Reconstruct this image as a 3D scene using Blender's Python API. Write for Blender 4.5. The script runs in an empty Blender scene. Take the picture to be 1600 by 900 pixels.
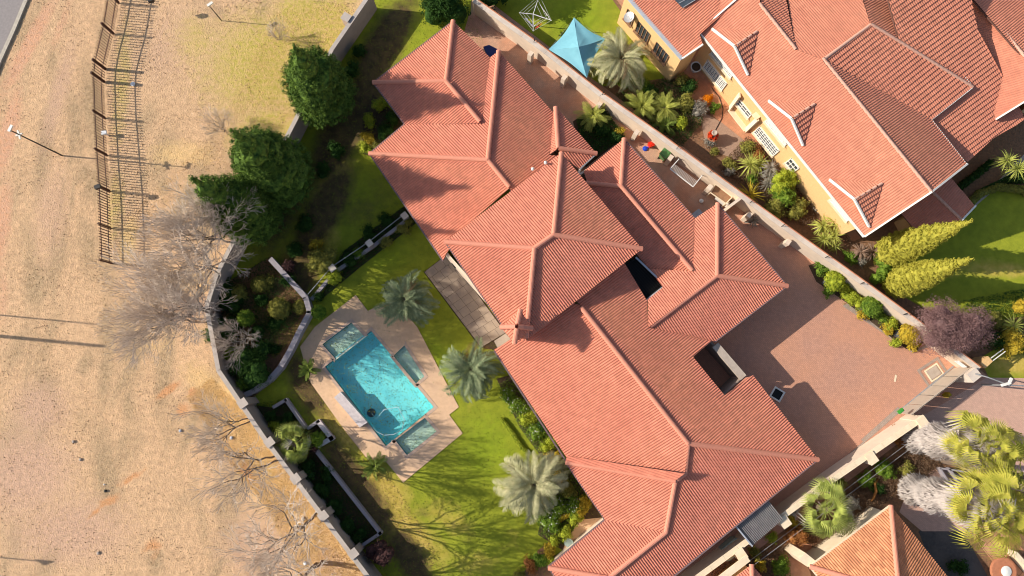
import bpy, bmesh, math, random
import numpy as np
from mathutils import Vector, Matrix, noise
from mathutils.geometry import delaunay_2d_cdt
R = math.radians
rnd = random.Random(7)
rg = np.random.default_rng(7)
scn = bpy.context.scene
COL = scn.collection

# ------------------------------------------------------------------ camera, sky, sun, exposure
H = 54.0                                   # flying height of the camera over the ground
FPX = 1081.0                               # focal length in pixels of the 1600 px wide photograph
TH = math.atan(135 / 1081)                 # tilt away from straight down
cam = bpy.data.cameras.new('camera'); co = bpy.data.objects.new('camera', cam); COL.objects.link(co)
co.location = (0, 0, H); co.rotation_euler = (TH, 0, 0)
cam.sensor_width = 36; cam.lens = 36 * FPX / 1600; cam.clip_end = 2000; scn.camera = co
SUN_EL, SHADOW_AZ = 30.0, -5.5
w = bpy.data.worlds.new('World'); scn.world = w; w.use_nodes = True
nt = w.node_tree; bg = nt.nodes['Background']
sky = nt.nodes.new('ShaderNodeTexSky'); sky.sky_type = 'NISHITA'; sky.sun_disc = False
sky.sun_elevation = R(SUN_EL); sky.sun_rotation = R(90 - (SHADOW_AZ + 180)); sky.air_density = 1.0; sky.dust_density = 1.5; sky.ozone_density = 1.0
nt.links.new(sky.outputs[0], bg.inputs[0]); bg.inputs[1].default_value = 0.12
sl = bpy.data.lights.new('sun', 'SUN'); sl.energy = 5.0; sl.angle = R(0.5); sl.color = (1, 0.93, 0.82)
so = bpy.data.objects.new('sun', sl); COL.objects.link(so)
sd = Vector((math.cos(R(SHADOW_AZ)) * math.cos(R(SUN_EL)), math.sin(R(SHADOW_AZ)) * math.cos(R(SUN_EL)), -math.sin(R(SUN_EL))))
so.rotation_euler = sd.to_track_quat('-Z', 'Y').to_euler(); so.location = (-60, 0, 60)
scn.view_settings.view_transform = 'Standard'; scn.view_settings.look = 'None'
scn.cycles.filter_width = 1.0
scn.view_settings.exposure = 0.30; scn.view_settings.gamma = 1.0

# ------------------------------------------------------------------ photograph pixel -> point in the place
CT, ST = math.cos(TH), math.sin(TH)
def ray(p):
    x = (p[0] - 800) / FPX; y = -(p[1] - 450) / FPX
    return Vector((x, y * CT + ST, y * ST - CT))
def W(p, h=0.0):
    r = ray(p); s = (h - H) / r.z
    return Vector((r.x * s, r.y * s, h))
def hit(pl, p):                            # pl = (point, normal)
    r = ray(p); o = Vector((0, 0, H))
    return o + r * ((pl[0] - o).dot(pl[1]) / r.dot(pl[1]))

# ------------------------------------------------------------------ materials
MATS = {}
def mat(name, c1, c2=None, scale=3.0, rough=0.8, bump=0.0, bscale=None, c3=None, spec=0.3, detail=6, metal=0.0, transl=0.0, big=None):
    m = bpy.data.materials.new(name); m.use_nodes = True; t = m.node_tree; n = t.nodes; l = t.links
    b = n['Principled BSDF']; b.inputs['Roughness'].default_value = rough; b.inputs['Metallic'].default_value = metal
    b.inputs['Specular IOR Level'].default_value = spec
    tc = n.new('ShaderNodeTexCoord')
    nz = n.new('ShaderNodeTexNoise'); nz.inputs['Scale'].default_value = scale; nz.inputs['Detail'].default_value = detail; nz.inputs['Roughness'].default_value = .65
    l.new(tc.outputs['Object'], nz.inputs['Vector'])
    cr = n.new('ShaderNodeValToRGB'); l.new(nz.outputs['Fac'], cr.inputs[0])
    c2 = c2 or tuple(x * .8 for x in c1)
    cr.color_ramp.elements[0].position = .35; cr.color_ramp.elements[1].position = .66
    cr.color_ramp.elements[0].color = (*c2, 1); cr.color_ramp.elements[1].color = (*c1, 1)
    if c3: e = cr.color_ramp.elements.new(.76); e.color = (*c3, 1)
    out = cr.outputs[0]
    if big:                                # slow variation over metres
        nb = n.new('ShaderNodeTexNoise'); nb.inputs['Scale'].default_value = big[0]; nb.inputs['Detail'].default_value = 3
        l.new(tc.outputs['Object'], nb.inputs['Vector'])
        cb = n.new('ShaderNodeValToRGB'); cb.color_ramp.elements[0].position = .4; cb.color_ramp.elements[1].position = .65
        l.new(nb.outputs['Fac'], cb.inputs[0]); mx = n.new('ShaderNodeMix'); mx.data_type = 'RGBA'
        ml = n.new('ShaderNodeMath'); ml.operation = 'MULTIPLY'; ml.inputs[1].default_value = big[2] if len(big) > 2 else .7
        l.new(cb.outputs[0], ml.inputs[0]); l.new(ml.outputs[0], mx.inputs[0]); l.new(out, mx.inputs[6]); mx.inputs[7].default_value = (*big[1], 1); out = mx.outputs[2]
    l.new(out, b.inputs['Base Color'])
    if bump:
        n2 = n.new('ShaderNodeTexNoise'); n2.inputs['Scale'].default_value = bscale or scale * 4; n2.inputs['Detail'].default_value = 8
        l.new(tc.outputs['Object'], n2.inputs['Vector'])
        bp = n.new('ShaderNodeBump'); bp.inputs['Strength'].default_value = 1; bp.inputs['Distance'].default_value = bump
        l.new(n2.outputs['Fac'], bp.inputs['Height']); l.new(bp.outputs[0], b.inputs['Normal'])
    if transl:
        tr = n.new('ShaderNodeBsdfTranslucent'); l.new(out, tr.inputs[0]); ms = n.new('ShaderNodeMixShader'); ms.inputs[0].default_value = transl
        l.new(b.outputs[0], ms.inputs[1]); l.new(tr.outputs[0], ms.inputs[2]); l.new(ms.outputs[0], n['Material Output'].inputs[0])
    MATS[name] = m
    return m
def leafmat(name, c1, c2, c3=None, scale=5, transl=.3): return mat(name, c1, c2, scale, rough=.8, c3=c3, spec=.12, transl=transl, detail=3)
def blobmat(name, base, scale, patches, bump, bscale, rough=.95, speck=None):
    """ground: base noise colours, other colours where the painted attributes say so"""
    m = mat(name, base[0], base[1], scale, rough=rough, bump=bump, bscale=bscale, c3=base[2] if len(base) > 2 else None, spec=.15)
    n = m.node_tree.nodes; l = m.node_tree.links; b = n['Principled BSDF']
    src = b.inputs['Base Color'].links[0].from_socket; tc = [x for x in n if x.type == 'TEX_COORD'][0]
    for i, (att, col, col2) in enumerate(patches):
        a = n.new('ShaderNodeAttribute'); a.attribute_name = att
        nz = n.new('ShaderNodeTexNoise'); nz.inputs['Scale'].default_value = 1.1 + i * .35; nz.inputs['Detail'].default_value = 10; nz.inputs['Roughness'].default_value = .75
        l.new(tc.outputs['Object'], nz.inputs['Vector'])
        ad = n.new('ShaderNodeMath'); ad.operation = 'ADD'; l.new(a.outputs['Fac'], ad.inputs[0]); l.new(nz.outputs['Fac'], ad.inputs[1])
        mr = n.new('ShaderNodeMapRange'); l.new(ad.outputs[0], mr.inputs[0]); mr.inputs[1].default_value = .72; mr.inputs[2].default_value = 1.25
        fine = n.new('ShaderNodeTexNoise'); fine.inputs['Scale'].default_value = scale * 1.3; fine.inputs['Detail'].default_value = 5; l.new(tc.outputs['Object'], fine.inputs['Vector'])
        rr = n.new('ShaderNodeValToRGB'); rr.color_ramp.elements[0].position = .38; rr.color_ramp.elements[1].position = .62
        rr.color_ramp.elements[0].color = (*col2, 1); rr.color_ramp.elements[1].color = (*col, 1); l.new(fine.outputs['Fac'], rr.inputs[0])
        mx = n.new('ShaderNodeMix'); mx.data_type = 'RGBA'; l.new(mr.outputs[0], mx.inputs[0]); l.new(src, mx.inputs[6]); l.new(rr.outputs[0], mx.inputs[7]); src = mx.outputs[2]
    l.new(src, b.inputs['Base Color'])
    return m
def tilemat(name, c, var=.2, moss=(.16, .09, .07)):
    m = mat(name, c, tuple(x * .80 for x in c), 1.6, rough=.75, spec=.2, big=(.22, tuple(x * y for x, y in zip(c, (.82, .76, .80))), .6))
    n = m.node_tree.nodes; l = m.node_tree.links; b = n['Principled BSDF']; src = b.inputs['Base Color'].links[0].from_socket
    uv = n.new('ShaderNodeUVMap'); fl = n.new('ShaderNodeVectorMath'); fl.operation = 'FLOOR'; l.new(uv.outputs[0], fl.inputs[0])
    wn = n.new('ShaderNodeTexWhiteNoise'); wn.noise_dimensions = '2D'; l.new(fl.outputs[0], wn.inputs[0])
    hs = n.new('ShaderNodeHueSaturation'); mr = n.new('ShaderNodeMapRange'); mr.inputs[3].default_value = 1 - var; mr.inputs[4].default_value = 1 + var
    l.new(wn.outputs['Value'], mr.inputs[0]); l.new(mr.outputs[0], hs.inputs['Value']); l.new(src, hs.inputs['Color']); l.new(hs.outputs[0], b.inputs['Base Color'])
    return m
tilemat('roof_tile', (.66, .236, .148), .08); tilemat('neighbour_tile', (.63, .242, .148), .06); tilemat('orange_tile', (.64, .27, .13))
mat('ridge', (.68, .275, .18), (.56, .215, .14), 4, .75)
mat('ridge_mortar', (.62, .36, .27), (.5, .28, .2), 6)
mat('deckboard', (.16, .07, .05), (.1, .05, .04), 4)
mat('plaster', (.74, .60, .46), (.66, .53, .41), 2, .9, .004, 40, big=(.3, (.58, .47, .37), .5))
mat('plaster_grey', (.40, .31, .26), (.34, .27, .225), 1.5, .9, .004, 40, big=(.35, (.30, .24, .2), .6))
mat('coping', (.68, .58, .48), (.58, .49, .41), 2.5, .85, .003, 30, big=(.5, (.42, .34, .28), .5))
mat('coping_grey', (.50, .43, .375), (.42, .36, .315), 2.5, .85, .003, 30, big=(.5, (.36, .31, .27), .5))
mat('cream', (.80, .66, .47), (.72, .58, .40), 2, .85, .003, 30)
mat('facebrick', (.78, .50, .23), (.66, .40, .18), 9, .9, .004, 30)
mat('white_paint', (.80, .77, .70), (.72, .69, .62), 5, .5)
mat('bluewhite', (.45, .47, .50), (.34, .36, .40), 5, .5)
mat('mauve_gutter', (.20, .13, .13), (.15, .10, .10), 5, .5)
mat('glass_dark', (.05, .06, .07), (.035, .04, .05), 3, .12, spec=.6)
mat('dark_metal', (.03, .026, .024), (.02, .018, .017), 5, .5)
mat('palisade', (.085, .03, .022), (.055, .02, .015), 9, .6)
mat('galvanised', (.42, .42, .42), (.30, .30, .31), 7, .45, metal=.4)
mat('asphalt', (.30, .265, .25), (.25, .22, .21), 6, .9, .006, 60)
mat('kerb', (.52, .46, .37), (.42, .37, .30), 4, .9, .004, 30)
mat('slate', (.42, .32, .23), (.28, .22, .18), .7, .75, .004, 30, c3=(.55, .40, .26))
mat('deck_paving', (.76, .50, .30), (.66, .42, .25), 4, .85, .006, 45, big=(.4, (.60, .40, .27), .5))
mat('pool_coping', (.60, .42, .31), (.50, .35, .26), 5, .8, .004, 40)
mat('pool_paint', (.40, .84, .80), (.32, .78, .75), 1.2, .6, big=(.35, (.10, .52, .60), .5))
mat('shallow_paint', (.80, .80, .60), (.66, .72, .58), 2.0, .7, c3=(.85, .82, .6))
mat('tile_band', (.10, .32, .34), (.05, .18, .20), 9, .4)
mat('marble', (.66, .58, .55), (.5, .43, .42), 7, .5, c3=(.76, .7, .68))
mat('lowwall', (.36, .32, .33), (.29, .26, .28), 4, .85, .005, 40)
mat('soil', (.32, .16, .08), (.18, .10, .055), 5, .98, .03, 20, c3=(.46, .26, .13))
mat('darksoil', (.10, .065, .035), (.055, .035, .02), 9, .98, .03, 20, c3=(.20, .12, .05))
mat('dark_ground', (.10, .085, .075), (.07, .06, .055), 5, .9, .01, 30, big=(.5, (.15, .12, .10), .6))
mat('gravel', (.42, .28, .2), (.32, .2, .14), 12, .95, .02, 50)
mat('blue_canvas', (.20, .46, .53), (.17, .41, .48), 1.5, .7)
mat('blue_tarp', (.04, .05, .16), (.03, .035, .11), 3, .6)
mat('blue_plastic', (.02, .07, .55), None, 3, .4)
mat('red_plastic', (.75, .03, .01), None, 3, .4)
mat('green_plastic', (.09, .22, .07), (.07, .18, .055), 3, .45)
mat('bright_green', (.06, .32, .05), None, 3, .4)
mat('pale_teal', (.32, .40, .36), (.26, .34, .31), 4, .5)
mat('grey_lid', (.17, .17, .18), (.13, .13, .14), 4, .5)
mat('concrete', (.46, .38, .31), (.38, .31, .25), 3, .9, .004, 30)
mat('corrugated', (.24, .215, .20), (.17, .155, .15), 2, .6)
mat('gate_panel', (.42, .35, .28), (.37, .31, .25), 2, .5)
mat('wood', (.34, .19, .1), (.25, .13, .07), 6, .7)
mat('terracotta', (.52, .2, .1), None, 4, .8)
mat('bark', (.22, .16, .115), (.14, .10, .075), 8, .9, .01, 20)
mat('palebark', (.27, .20, .15), (.16, .12, .09), 5, .9)
mat('twigs', (.68, .575, .48), (.52, .43, .355), 2.5, .9)
mat('cloth', (.75, .72, .72), (.66, .63, .65), 4, .9)
mat('redcloth', (.65, .06, .06), None, 4, .9)
mat('white_plastic', (.85, .85, .85), None, 4, .35)
mat('black_hole', (.012, .01, .01), None, 4, .6)
mat('solar', (.06, .075, .09), (.04, .05, .065), 3, .2, spec=.6)
mat('hose', (.75, .82, .82), None, 4, .4)
leafmat('conifer', (.15, .24, .035), (.03, .065, .014), (.34, .42, .05), 3.0, .02)
leafmat('broad_dark', (.055, .12, .02), (.02, .055, .013), (.16, .24, .04), 3)
leafmat('broad_green', (.24, .34, .04), (.09, .17, .02), (.44, .50, .07), 3)
leafmat('lime', (.50, .53, .05), (.24, .31, .03), (.70, .64, .08), 4)
leafmat('gold', (.66, .47, .045), (.36, .28, .035), (.75, .50, .06), 4)
leafmat('goldcypress', (.52, .47, .07), (.34, .32, .045), (.68, .56, .10), 2.5)
leafmat('olive', (.38, .35, .07), (.17, .17, .04), (.56, .47, .09), 3)
leafmat('grey_leaf', (.40, .36, .29), (.26, .23, .19), None, 4)
leafmat('silver_palm', (.56, .52, .30), (.34, .34, .18), (.68, .60, .38), 2)
leafmat('blue_palm', (.32, .36, .20), (.14, .19, .10), (.46, .47, .28), 2)
leafmat('green_palm', (.48, .52, .12), (.24, .30, .07), (.62, .60, .2), 2)
leafmat('yellow_palm', (.58, .52, .09), (.24, .27, .04), (.74, .60, .18), 1.6)
leafmat('cycad', (.26, .32, .06), (.12, .18, .04), None, 3)
leafmat('yucca', (.58, .58, .13), (.32, .36, .08), (.74, .70, .22), 3)
leafmat('cordyline', (.40, .27, .19), (.24, .15, .11), None, 3)
leafmat('plum', (.36, .22, .20), (.20, .11, .11), (.48, .34, .31), 2)
leafmat('plum_dark', (.13, .06, .055), (.05, .03, .03), None, 3)
leafmat('orange_leaf', (.50, .22, .06), (.33, .13, .045), (.6, .3, .08), 3)
leafmat('skirt', (.62, .55, .50), (.43, .38, .35), (.74, .65, .58), 1.5)
leafmat('flower_red', (.8, .08, .02), None); leafmat('flower_orange', (.85, .3, .01), None); leafmat('flower_white', (.8, .78, .7), None)
leafmat('litter', (.74, .50, .20), (.46, .29, .12), (.9, .62, .25), .8)
leafmat('dead_leaf', (.30, .17, .09), (.16, .09, .05), None, 4)
leafmat('ghost_leaf', (.24, .15, .09), (.10, .06, .035), (.5, .35, .12), 4)
mat('veld_tuft', (.74, .50, .26), (.52, .345, .18), 1.5, .9, c3=(.9, .66, .38))
mat('grass_blade', (.30, .32, .03), (.17, .20, .02), .6, .9, c3=(.44, .40, .07), transl=.2)
V = blobmat('veld', ((.71, .46, .265), (.50, .32, .185), (.85, .60, .37)), 2.6, [
    ('mott', (.36, .245, .14), (.50, .345, .2)),
    ('red', (.66, .36, .21), (.60, .35, .22)), ('green', (.45, .37, .08), (.58, .41, .15)), ('yellow', (.78, .52, .24), (.62, .41, .18)),
    ('pink', (.62, .39, .26), (.50, .32, .215)), ('rust', (.62, .31, .14), (.56, .29, .14))], .05, 9)
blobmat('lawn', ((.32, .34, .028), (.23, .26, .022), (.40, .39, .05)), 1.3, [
    ('dry', (.60, .43, .10), (.46, .34, .06)), ('bare', (.15, .10, .04), (.085, .06, .028)), ('lush', (.27, .34, .02), (.21, .27, .018))], .025, 26)  # bare: colour of thin, littered turf, darkened to deepen the wall and conifer shade
def brickmat(name, c1, c2, mortar, bw, bh, ang=0., big=None, bump=.004):
    m = mat(name, c1, c2, 3, .85, big=big); n = m.node_tree.nodes; l = m.node_tree.links; b = n['Principled BSDF']
    src = b.inputs['Base Color'].links[0].from_socket; tc = [x for x in n if x.type == 'TEX_COORD'][0]
    mp = n.new('ShaderNodeMapping'); mp.inputs['Rotation'].default_value[2] = ang; l.new(tc.outputs['Object'], mp.inputs[0])
    br = n.new('ShaderNodeTexBrick'); br.inputs['Scale'].default_value = 1; br.inputs['Brick Width'].default_value = bw; br.inputs['Row Height'].default_value = bh
    br.inputs['Mortar Size'].default_value = .009; br.inputs['Color1'].default_value = (1, 1, 1, 1); br.inputs['Color2'].default_value = (.86, .86, .86, 1); br.inputs['Mortar'].default_value = (*mortar, 1)
    l.new(mp.outputs[0], br.inputs['Vector']); mx = n.new('ShaderNodeMix'); mx.data_type = 'RGBA'; mx.blend_type = 'MULTIPLY'; mx.inputs[0].default_value = 1
    l.new(src, mx.inputs[6]); l.new(br.outputs['Color'], mx.inputs[7]); l.new(mx.outputs[2], b.inputs['Base Color'])
    bp = n.new('ShaderNodeBump'); bp.inputs['Distance'].default_value = bump; bp.invert = True; l.new(br.outputs['Fac'], bp.inputs['Height']); l.new(bp.outputs[0], b.inputs['Normal'])
    return m
brickmat('paver', (.60, .315, .215), (.51, .27, .19), (.7, .7, .7), .22, .11, R(38), big=(.25, (.66, .32, .19), .6))
brickmat('paver_yard', (.66, .38, .25), (.52, .32, .22), (.7, .7, .7), .22, .11, R(-38), big=(.4, (.60, .27, .15), .8))
brickmat('paver_grey', (.42, .33, .27), (.36, .28, .23), (.7, .7, .7), .22, .11, R(38))
brickmat('paver_street', (.68, .41, .30), (.60, .36, .265), (.75, .75, .75), .22, .11, R(38), big=(.2, (.58, .38, .3), .6))
brickmat('paver_red', (.60, .26, .135), (.50, .22, .12), (.75, .75, .75), .3, .3, R(38), big=(.5, (.60, .34, .2), .7))

# ------------------------------------------------------------------ object helpers
def link(name, me, parent=None, local=False):
    o = bpy.data.objects.new(name, me); COL.objects.link(o)
    if parent:
        o.parent = parent
        if parent.type == 'EMPTY' and not local: o.matrix_parent_inverse = Matrix.Translation(-parent.location)
    return o
def tag(o, label=None, cat=None, group=None, kind=None):
    if label: o['label'] = label
    if cat: o['category'] = cat
    if group: o['group'] = group
    if kind: o['kind'] = kind
    return o
def empty(name, loc, label, cat, group=None):
    o = link(name, None); o.location = loc; o.empty_display_size = .3
    return tag(o, label, cat, group)
def quads(name, Vt, F, material, uv=None, smooth=False):
    """fast mesh from numpy arrays; F is (n,3) or (n,4)"""
    me = bpy.data.meshes.new(name); Vt = np.asarray(Vt, 'f'); F = np.asarray(F, 'i'); k = F.shape[1]
    me.vertices.add(len(Vt)); me.vertices.foreach_set('co', Vt.ravel())
    me.loops.add(F.size); me.loops.foreach_set('vertex_index', F.ravel())
    me.polygons.add(len(F)); me.polygons.foreach_set('loop_start', np.arange(0, F.size, k, dtype='i'))
    me.update(calc_edges=True)
    if uv is not None:
        u = me.uv_layers.new(name='UVMap'); u.data.foreach_set('uv', np.asarray(uv, 'f')[F.ravel()].ravel())
    me.polygons.foreach_set('use_smooth', np.full(len(F), bool(smooth)))
    me.materials.append(MATS[material])
    return me
class MB:
    def __init__(s): s.v = []; s.f = []
    def add(s, vs, fs): k = len(s.v); s.v += [tuple(x) for x in vs]; s.f += [tuple(i + k for i in f) for f in fs]; return s
    def prism(s, poly, z0, z1):            # poly: list of xy, z0/z1 numbers
        n = len(poly); A = sum(poly[i][0] * poly[(i + 1) % n][1] - poly[(i + 1) % n][0] * poly[i][1] for i in range(n))
        if A < 0: poly = poly[::-1]
        vs = [(p[0], p[1], z0) for p in poly] + [(p[0], p[1], z1) for p in poly]
        return s.add(vs, [tuple(range(n))[::-1], tuple(range(n, 2 * n))] + [(i, (i + 1) % n, n + (i + 1) % n, n + i) for i in range(n)])
    def box(s, c, size, rz=0., M=None):
        hx, hy, hz = [q / 2 for q in size]; m = M or Matrix.Rotation(rz, 3, 'Z'); c = Vector(c)
        vs = [c + m @ Vector((x, y, z)) for z in (-hz, hz) for x, y in ((-hx, -hy), (hx, -hy), (hx, hy), (-hx, hy))]
        return s.add(vs, [(3, 2, 1, 0), (4, 5, 6, 7), (0, 1, 5, 4), (1, 2, 6, 5), (2, 3, 7, 6), (3, 0, 4, 7)])
    def bar(s, a, b, wd, ht=None):         # rectangular bar from a to b
        a = Vector(a); b = Vector(b); d = b - a; L = d.length; d.normalize()
        up = Vector((0, 0, 1)) if abs(d.z) < .95 else Vector((1, 0, 0)); y = up.cross(d).normalized(); z = d.cross(y)
        return s.box((a + b) / 2, (L, wd, ht or wd), M=Matrix((d, y, z)).transposed())
    def tube(s, pts, r, n=8, caps=True):
        pts = [Vector(p) for p in pts]; rs = r if isinstance(r, (list, tuple)) else [r] * len(pts); k = len(s.v); rows = []
        for i, p in enumerate(pts):
            d = (pts[min(i + 1, len(pts) - 1)] - pts[max(i - 1, 0)]).normalized()
            up = Vector((0, 0, 1)) if abs(d.z) < .9 else Vector((1, 0, 0)); y = up.cross(d).normalized(); z = d.cross(y)
            rows.append([p + (y * math.cos(2 * math.pi * j / n) + z * math.sin(2 * math.pi * j / n)) * rs[i] for j in range(n)])
        vs = [q for row in rows for q in row]; fs = [(i * n + j, i * n + (j + 1) % n, (i + 1) * n + (j + 1) % n, (i + 1) * n + j) for i in range(len(pts) - 1) for j in range(n)]
        if caps: fs += [tuple(range(n))[::-1], tuple((len(pts) - 1) * n + j for j in range(n))]
        return s.add(vs, fs)
    def lathe(s, c, prof, n=16):           # prof: (r,z) list
        vs = [(c[0] + r * math.cos(2 * math.pi * j / n), c[1] + r * math.sin(2 * math.pi * j / n), c[2] + z) for r, z in prof for j in range(n)]
        fs = [(i * n + j, i * n + (j + 1) % n, (i + 1) * n + (j + 1) % n, (i + 1) * n + j) for i in range(len(prof) - 1) for j in range(n)]
        fs += [tuple(range(n))[::-1], tuple((len(prof) - 1) * n + j for j in range(n))]
        return s.add(vs, fs)
    def build(s, name, material, parent=None, smooth=False, origin=None):
        me = bpy.data.meshes.new(name); vs = s.v
        if origin is not None: vs = [(x - origin[0], y - origin[1], z - origin[2]) for x, y, z in vs]
        me.from_pydata(vs, [], s.f); me.update(); me.materials.append(MATS[material])
        if smooth: me.polygons.foreach_set('use_smooth', np.ones(len(me.polygons), bool))
        o = link(name, me, parent)
        if origin is not None and parent is None: o.location = origin
        return o
def xy(v): return (v[0], v[1])
def inpoly(P, poly):
    x, y = P[:, 0], P[:, 1]; r = np.zeros(len(P), bool); n = len(poly)
    for i in range(n):
        x1, y1 = poly[i][:2]; x2, y2 = poly[(i + 1) % n][:2]
        if y1 == y2: continue
        c = ((y1 > y) != (y2 > y)) & (x < (x2 - x1) * (y - y1) / (y2 - y1) + x1); r ^= c
    return r
def offset(poly, d):                       # + d = inwards
    n = len(poly); A = sum(poly[i][0] * poly[(i + 1) % n][1] - poly[(i + 1) % n][0] * poly[i][1] for i in range(n)); sg = 1 if A > 0 else -1
    out = []
    for i in range(n):
        a, b, c = Vector(poly[i - 1][:2]), Vector(poly[i][:2]), Vector(poly[(i + 1) % n][:2])
        n1 = (b - a).normalized(); n2 = (c - b).normalized(); n1 = Vector((-n1.y, n1.x)) * sg; n2 = Vector((-n2.y, n2.x)) * sg
        m = (n1 + n2); q = m / max(.25, m.dot(n1)) if m.length > .2 else n1
        out.append((b.x + q.x * d, b.y + q.y * d))
    return out
def sheet(name, poly, z, material, holes=(), grid=None, blobs=None, parent=None, kind='structure', label=None):
    """flat polygon (world xy), optionally with holes and a grid of inner points that carry painted attributes"""
    pts = [Vector(p[:2]) for p in poly]; edges = [(i, (i + 1) % len(poly)) for i in range(len(poly))]
    for h in holes:
        k = len(pts); pts += [Vector(p[:2]) for p in h]; edges += [(k + i, k + (i + 1) % len(h)) for i in range(len(h))]
    if grid:
        a = np.array([p[:2] for p in poly]); mn = a.min(0); mxx = a.max(0)
        gx, gy = np.meshgrid(np.arange(mn[0], mxx[0], grid), np.arange(mn[1], mxx[1], grid)); G = np.stack([gx.ravel(), gy.ravel()], 1) + rg.uniform(-.02, .02, (gx.size, 2))
        ok = inpoly(G, offset(poly, .1))
        for h in holes: ok &= ~inpoly(G, offset(h, -.1))
        pts += [Vector((float(p[0]), float(p[1]))) for p in G[ok]]
    r = delaunay_2d_cdt(pts, edges, [], 0, 1e-5); vs = [(v.x, v.y, z) for v in r[0]]; F = np.array([f for f in r[2]])
    P = np.array(vs); C = P[F].mean(1)[:, :2]; ok = inpoly(C, poly)
    for h in holes: ok &= ~inpoly(C, h)
    F = F[ok]; a, b, c = P[F[:, 0]], P[F[:, 1]], P[F[:, 2]]; cr = (b[:, 0] - a[:, 0]) * (c[:, 1] - a[:, 1]) - (b[:, 1] - a[:, 1]) * (c[:, 0] - a[:, 0]); F[cr < 0] = F[cr < 0][:, ::-1]
    me = quads(name, P, F, material)
    if blobs: paint(me, P, blobs)
    o = link(name, me, parent)
    if kind: o['kind'] = kind
    if label: o['label'] = label
    return o
def paint(me, P, blobs):                   # blobs: {attribute: [(px,py,rpx_x,rpx_y,angle,strength)]}
    for att, lst in blobs.items():
        val = np.zeros(len(P))
        for (px, py, rx, ry, an, s) in lst:
            c = W((px, py)); k = 49.95 / 1000; dx = (P[:, 0] - c.x) / (rx * k); dy = (P[:, 1] - c.y) / (ry * k)
            a = R(-an); u = (P[:, 0] - c.x) * math.cos(a) + (P[:, 1] - c.y) * math.sin(a); v = -(P[:, 0] - c.x) * math.sin(a) + (P[:, 1] - c.y) * math.cos(a)
            d = np.sqrt((u / (rx * k)) ** 2 + (v / (ry * k)) ** 2); val = np.maximum(val, s * np.clip(1.3 - d, 0, 1))
        A = me.attributes.new(att, 'FLOAT', 'POINT'); A.data.foreach_set('value', val.astype('f'))
def G(*ps): return [xy(W(p)) for p in ps]
def leafarr(C, N, L, Wd):
    n = len(C); N = N / (np.linalg.norm(N, axis=1, keepdims=True) + 1e-9); t = rg.normal(size=(n, 3)); a = np.cross(N, t); a /= np.linalg.norm(a, axis=1, keepdims=True) + 1e-9
    b = np.cross(N, a); L = np.broadcast_to(np.asarray(L), (n,))[:, None] / 2; Wd = np.broadcast_to(np.asarray(Wd), (n,))[:, None] / 2
    Vt = np.stack([C - a * L, C + b * Wd, C + a * L, C - b * Wd], 1).reshape(-1, 3)
    return Vt, np.arange(4 * n).reshape(n, 4)

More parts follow.
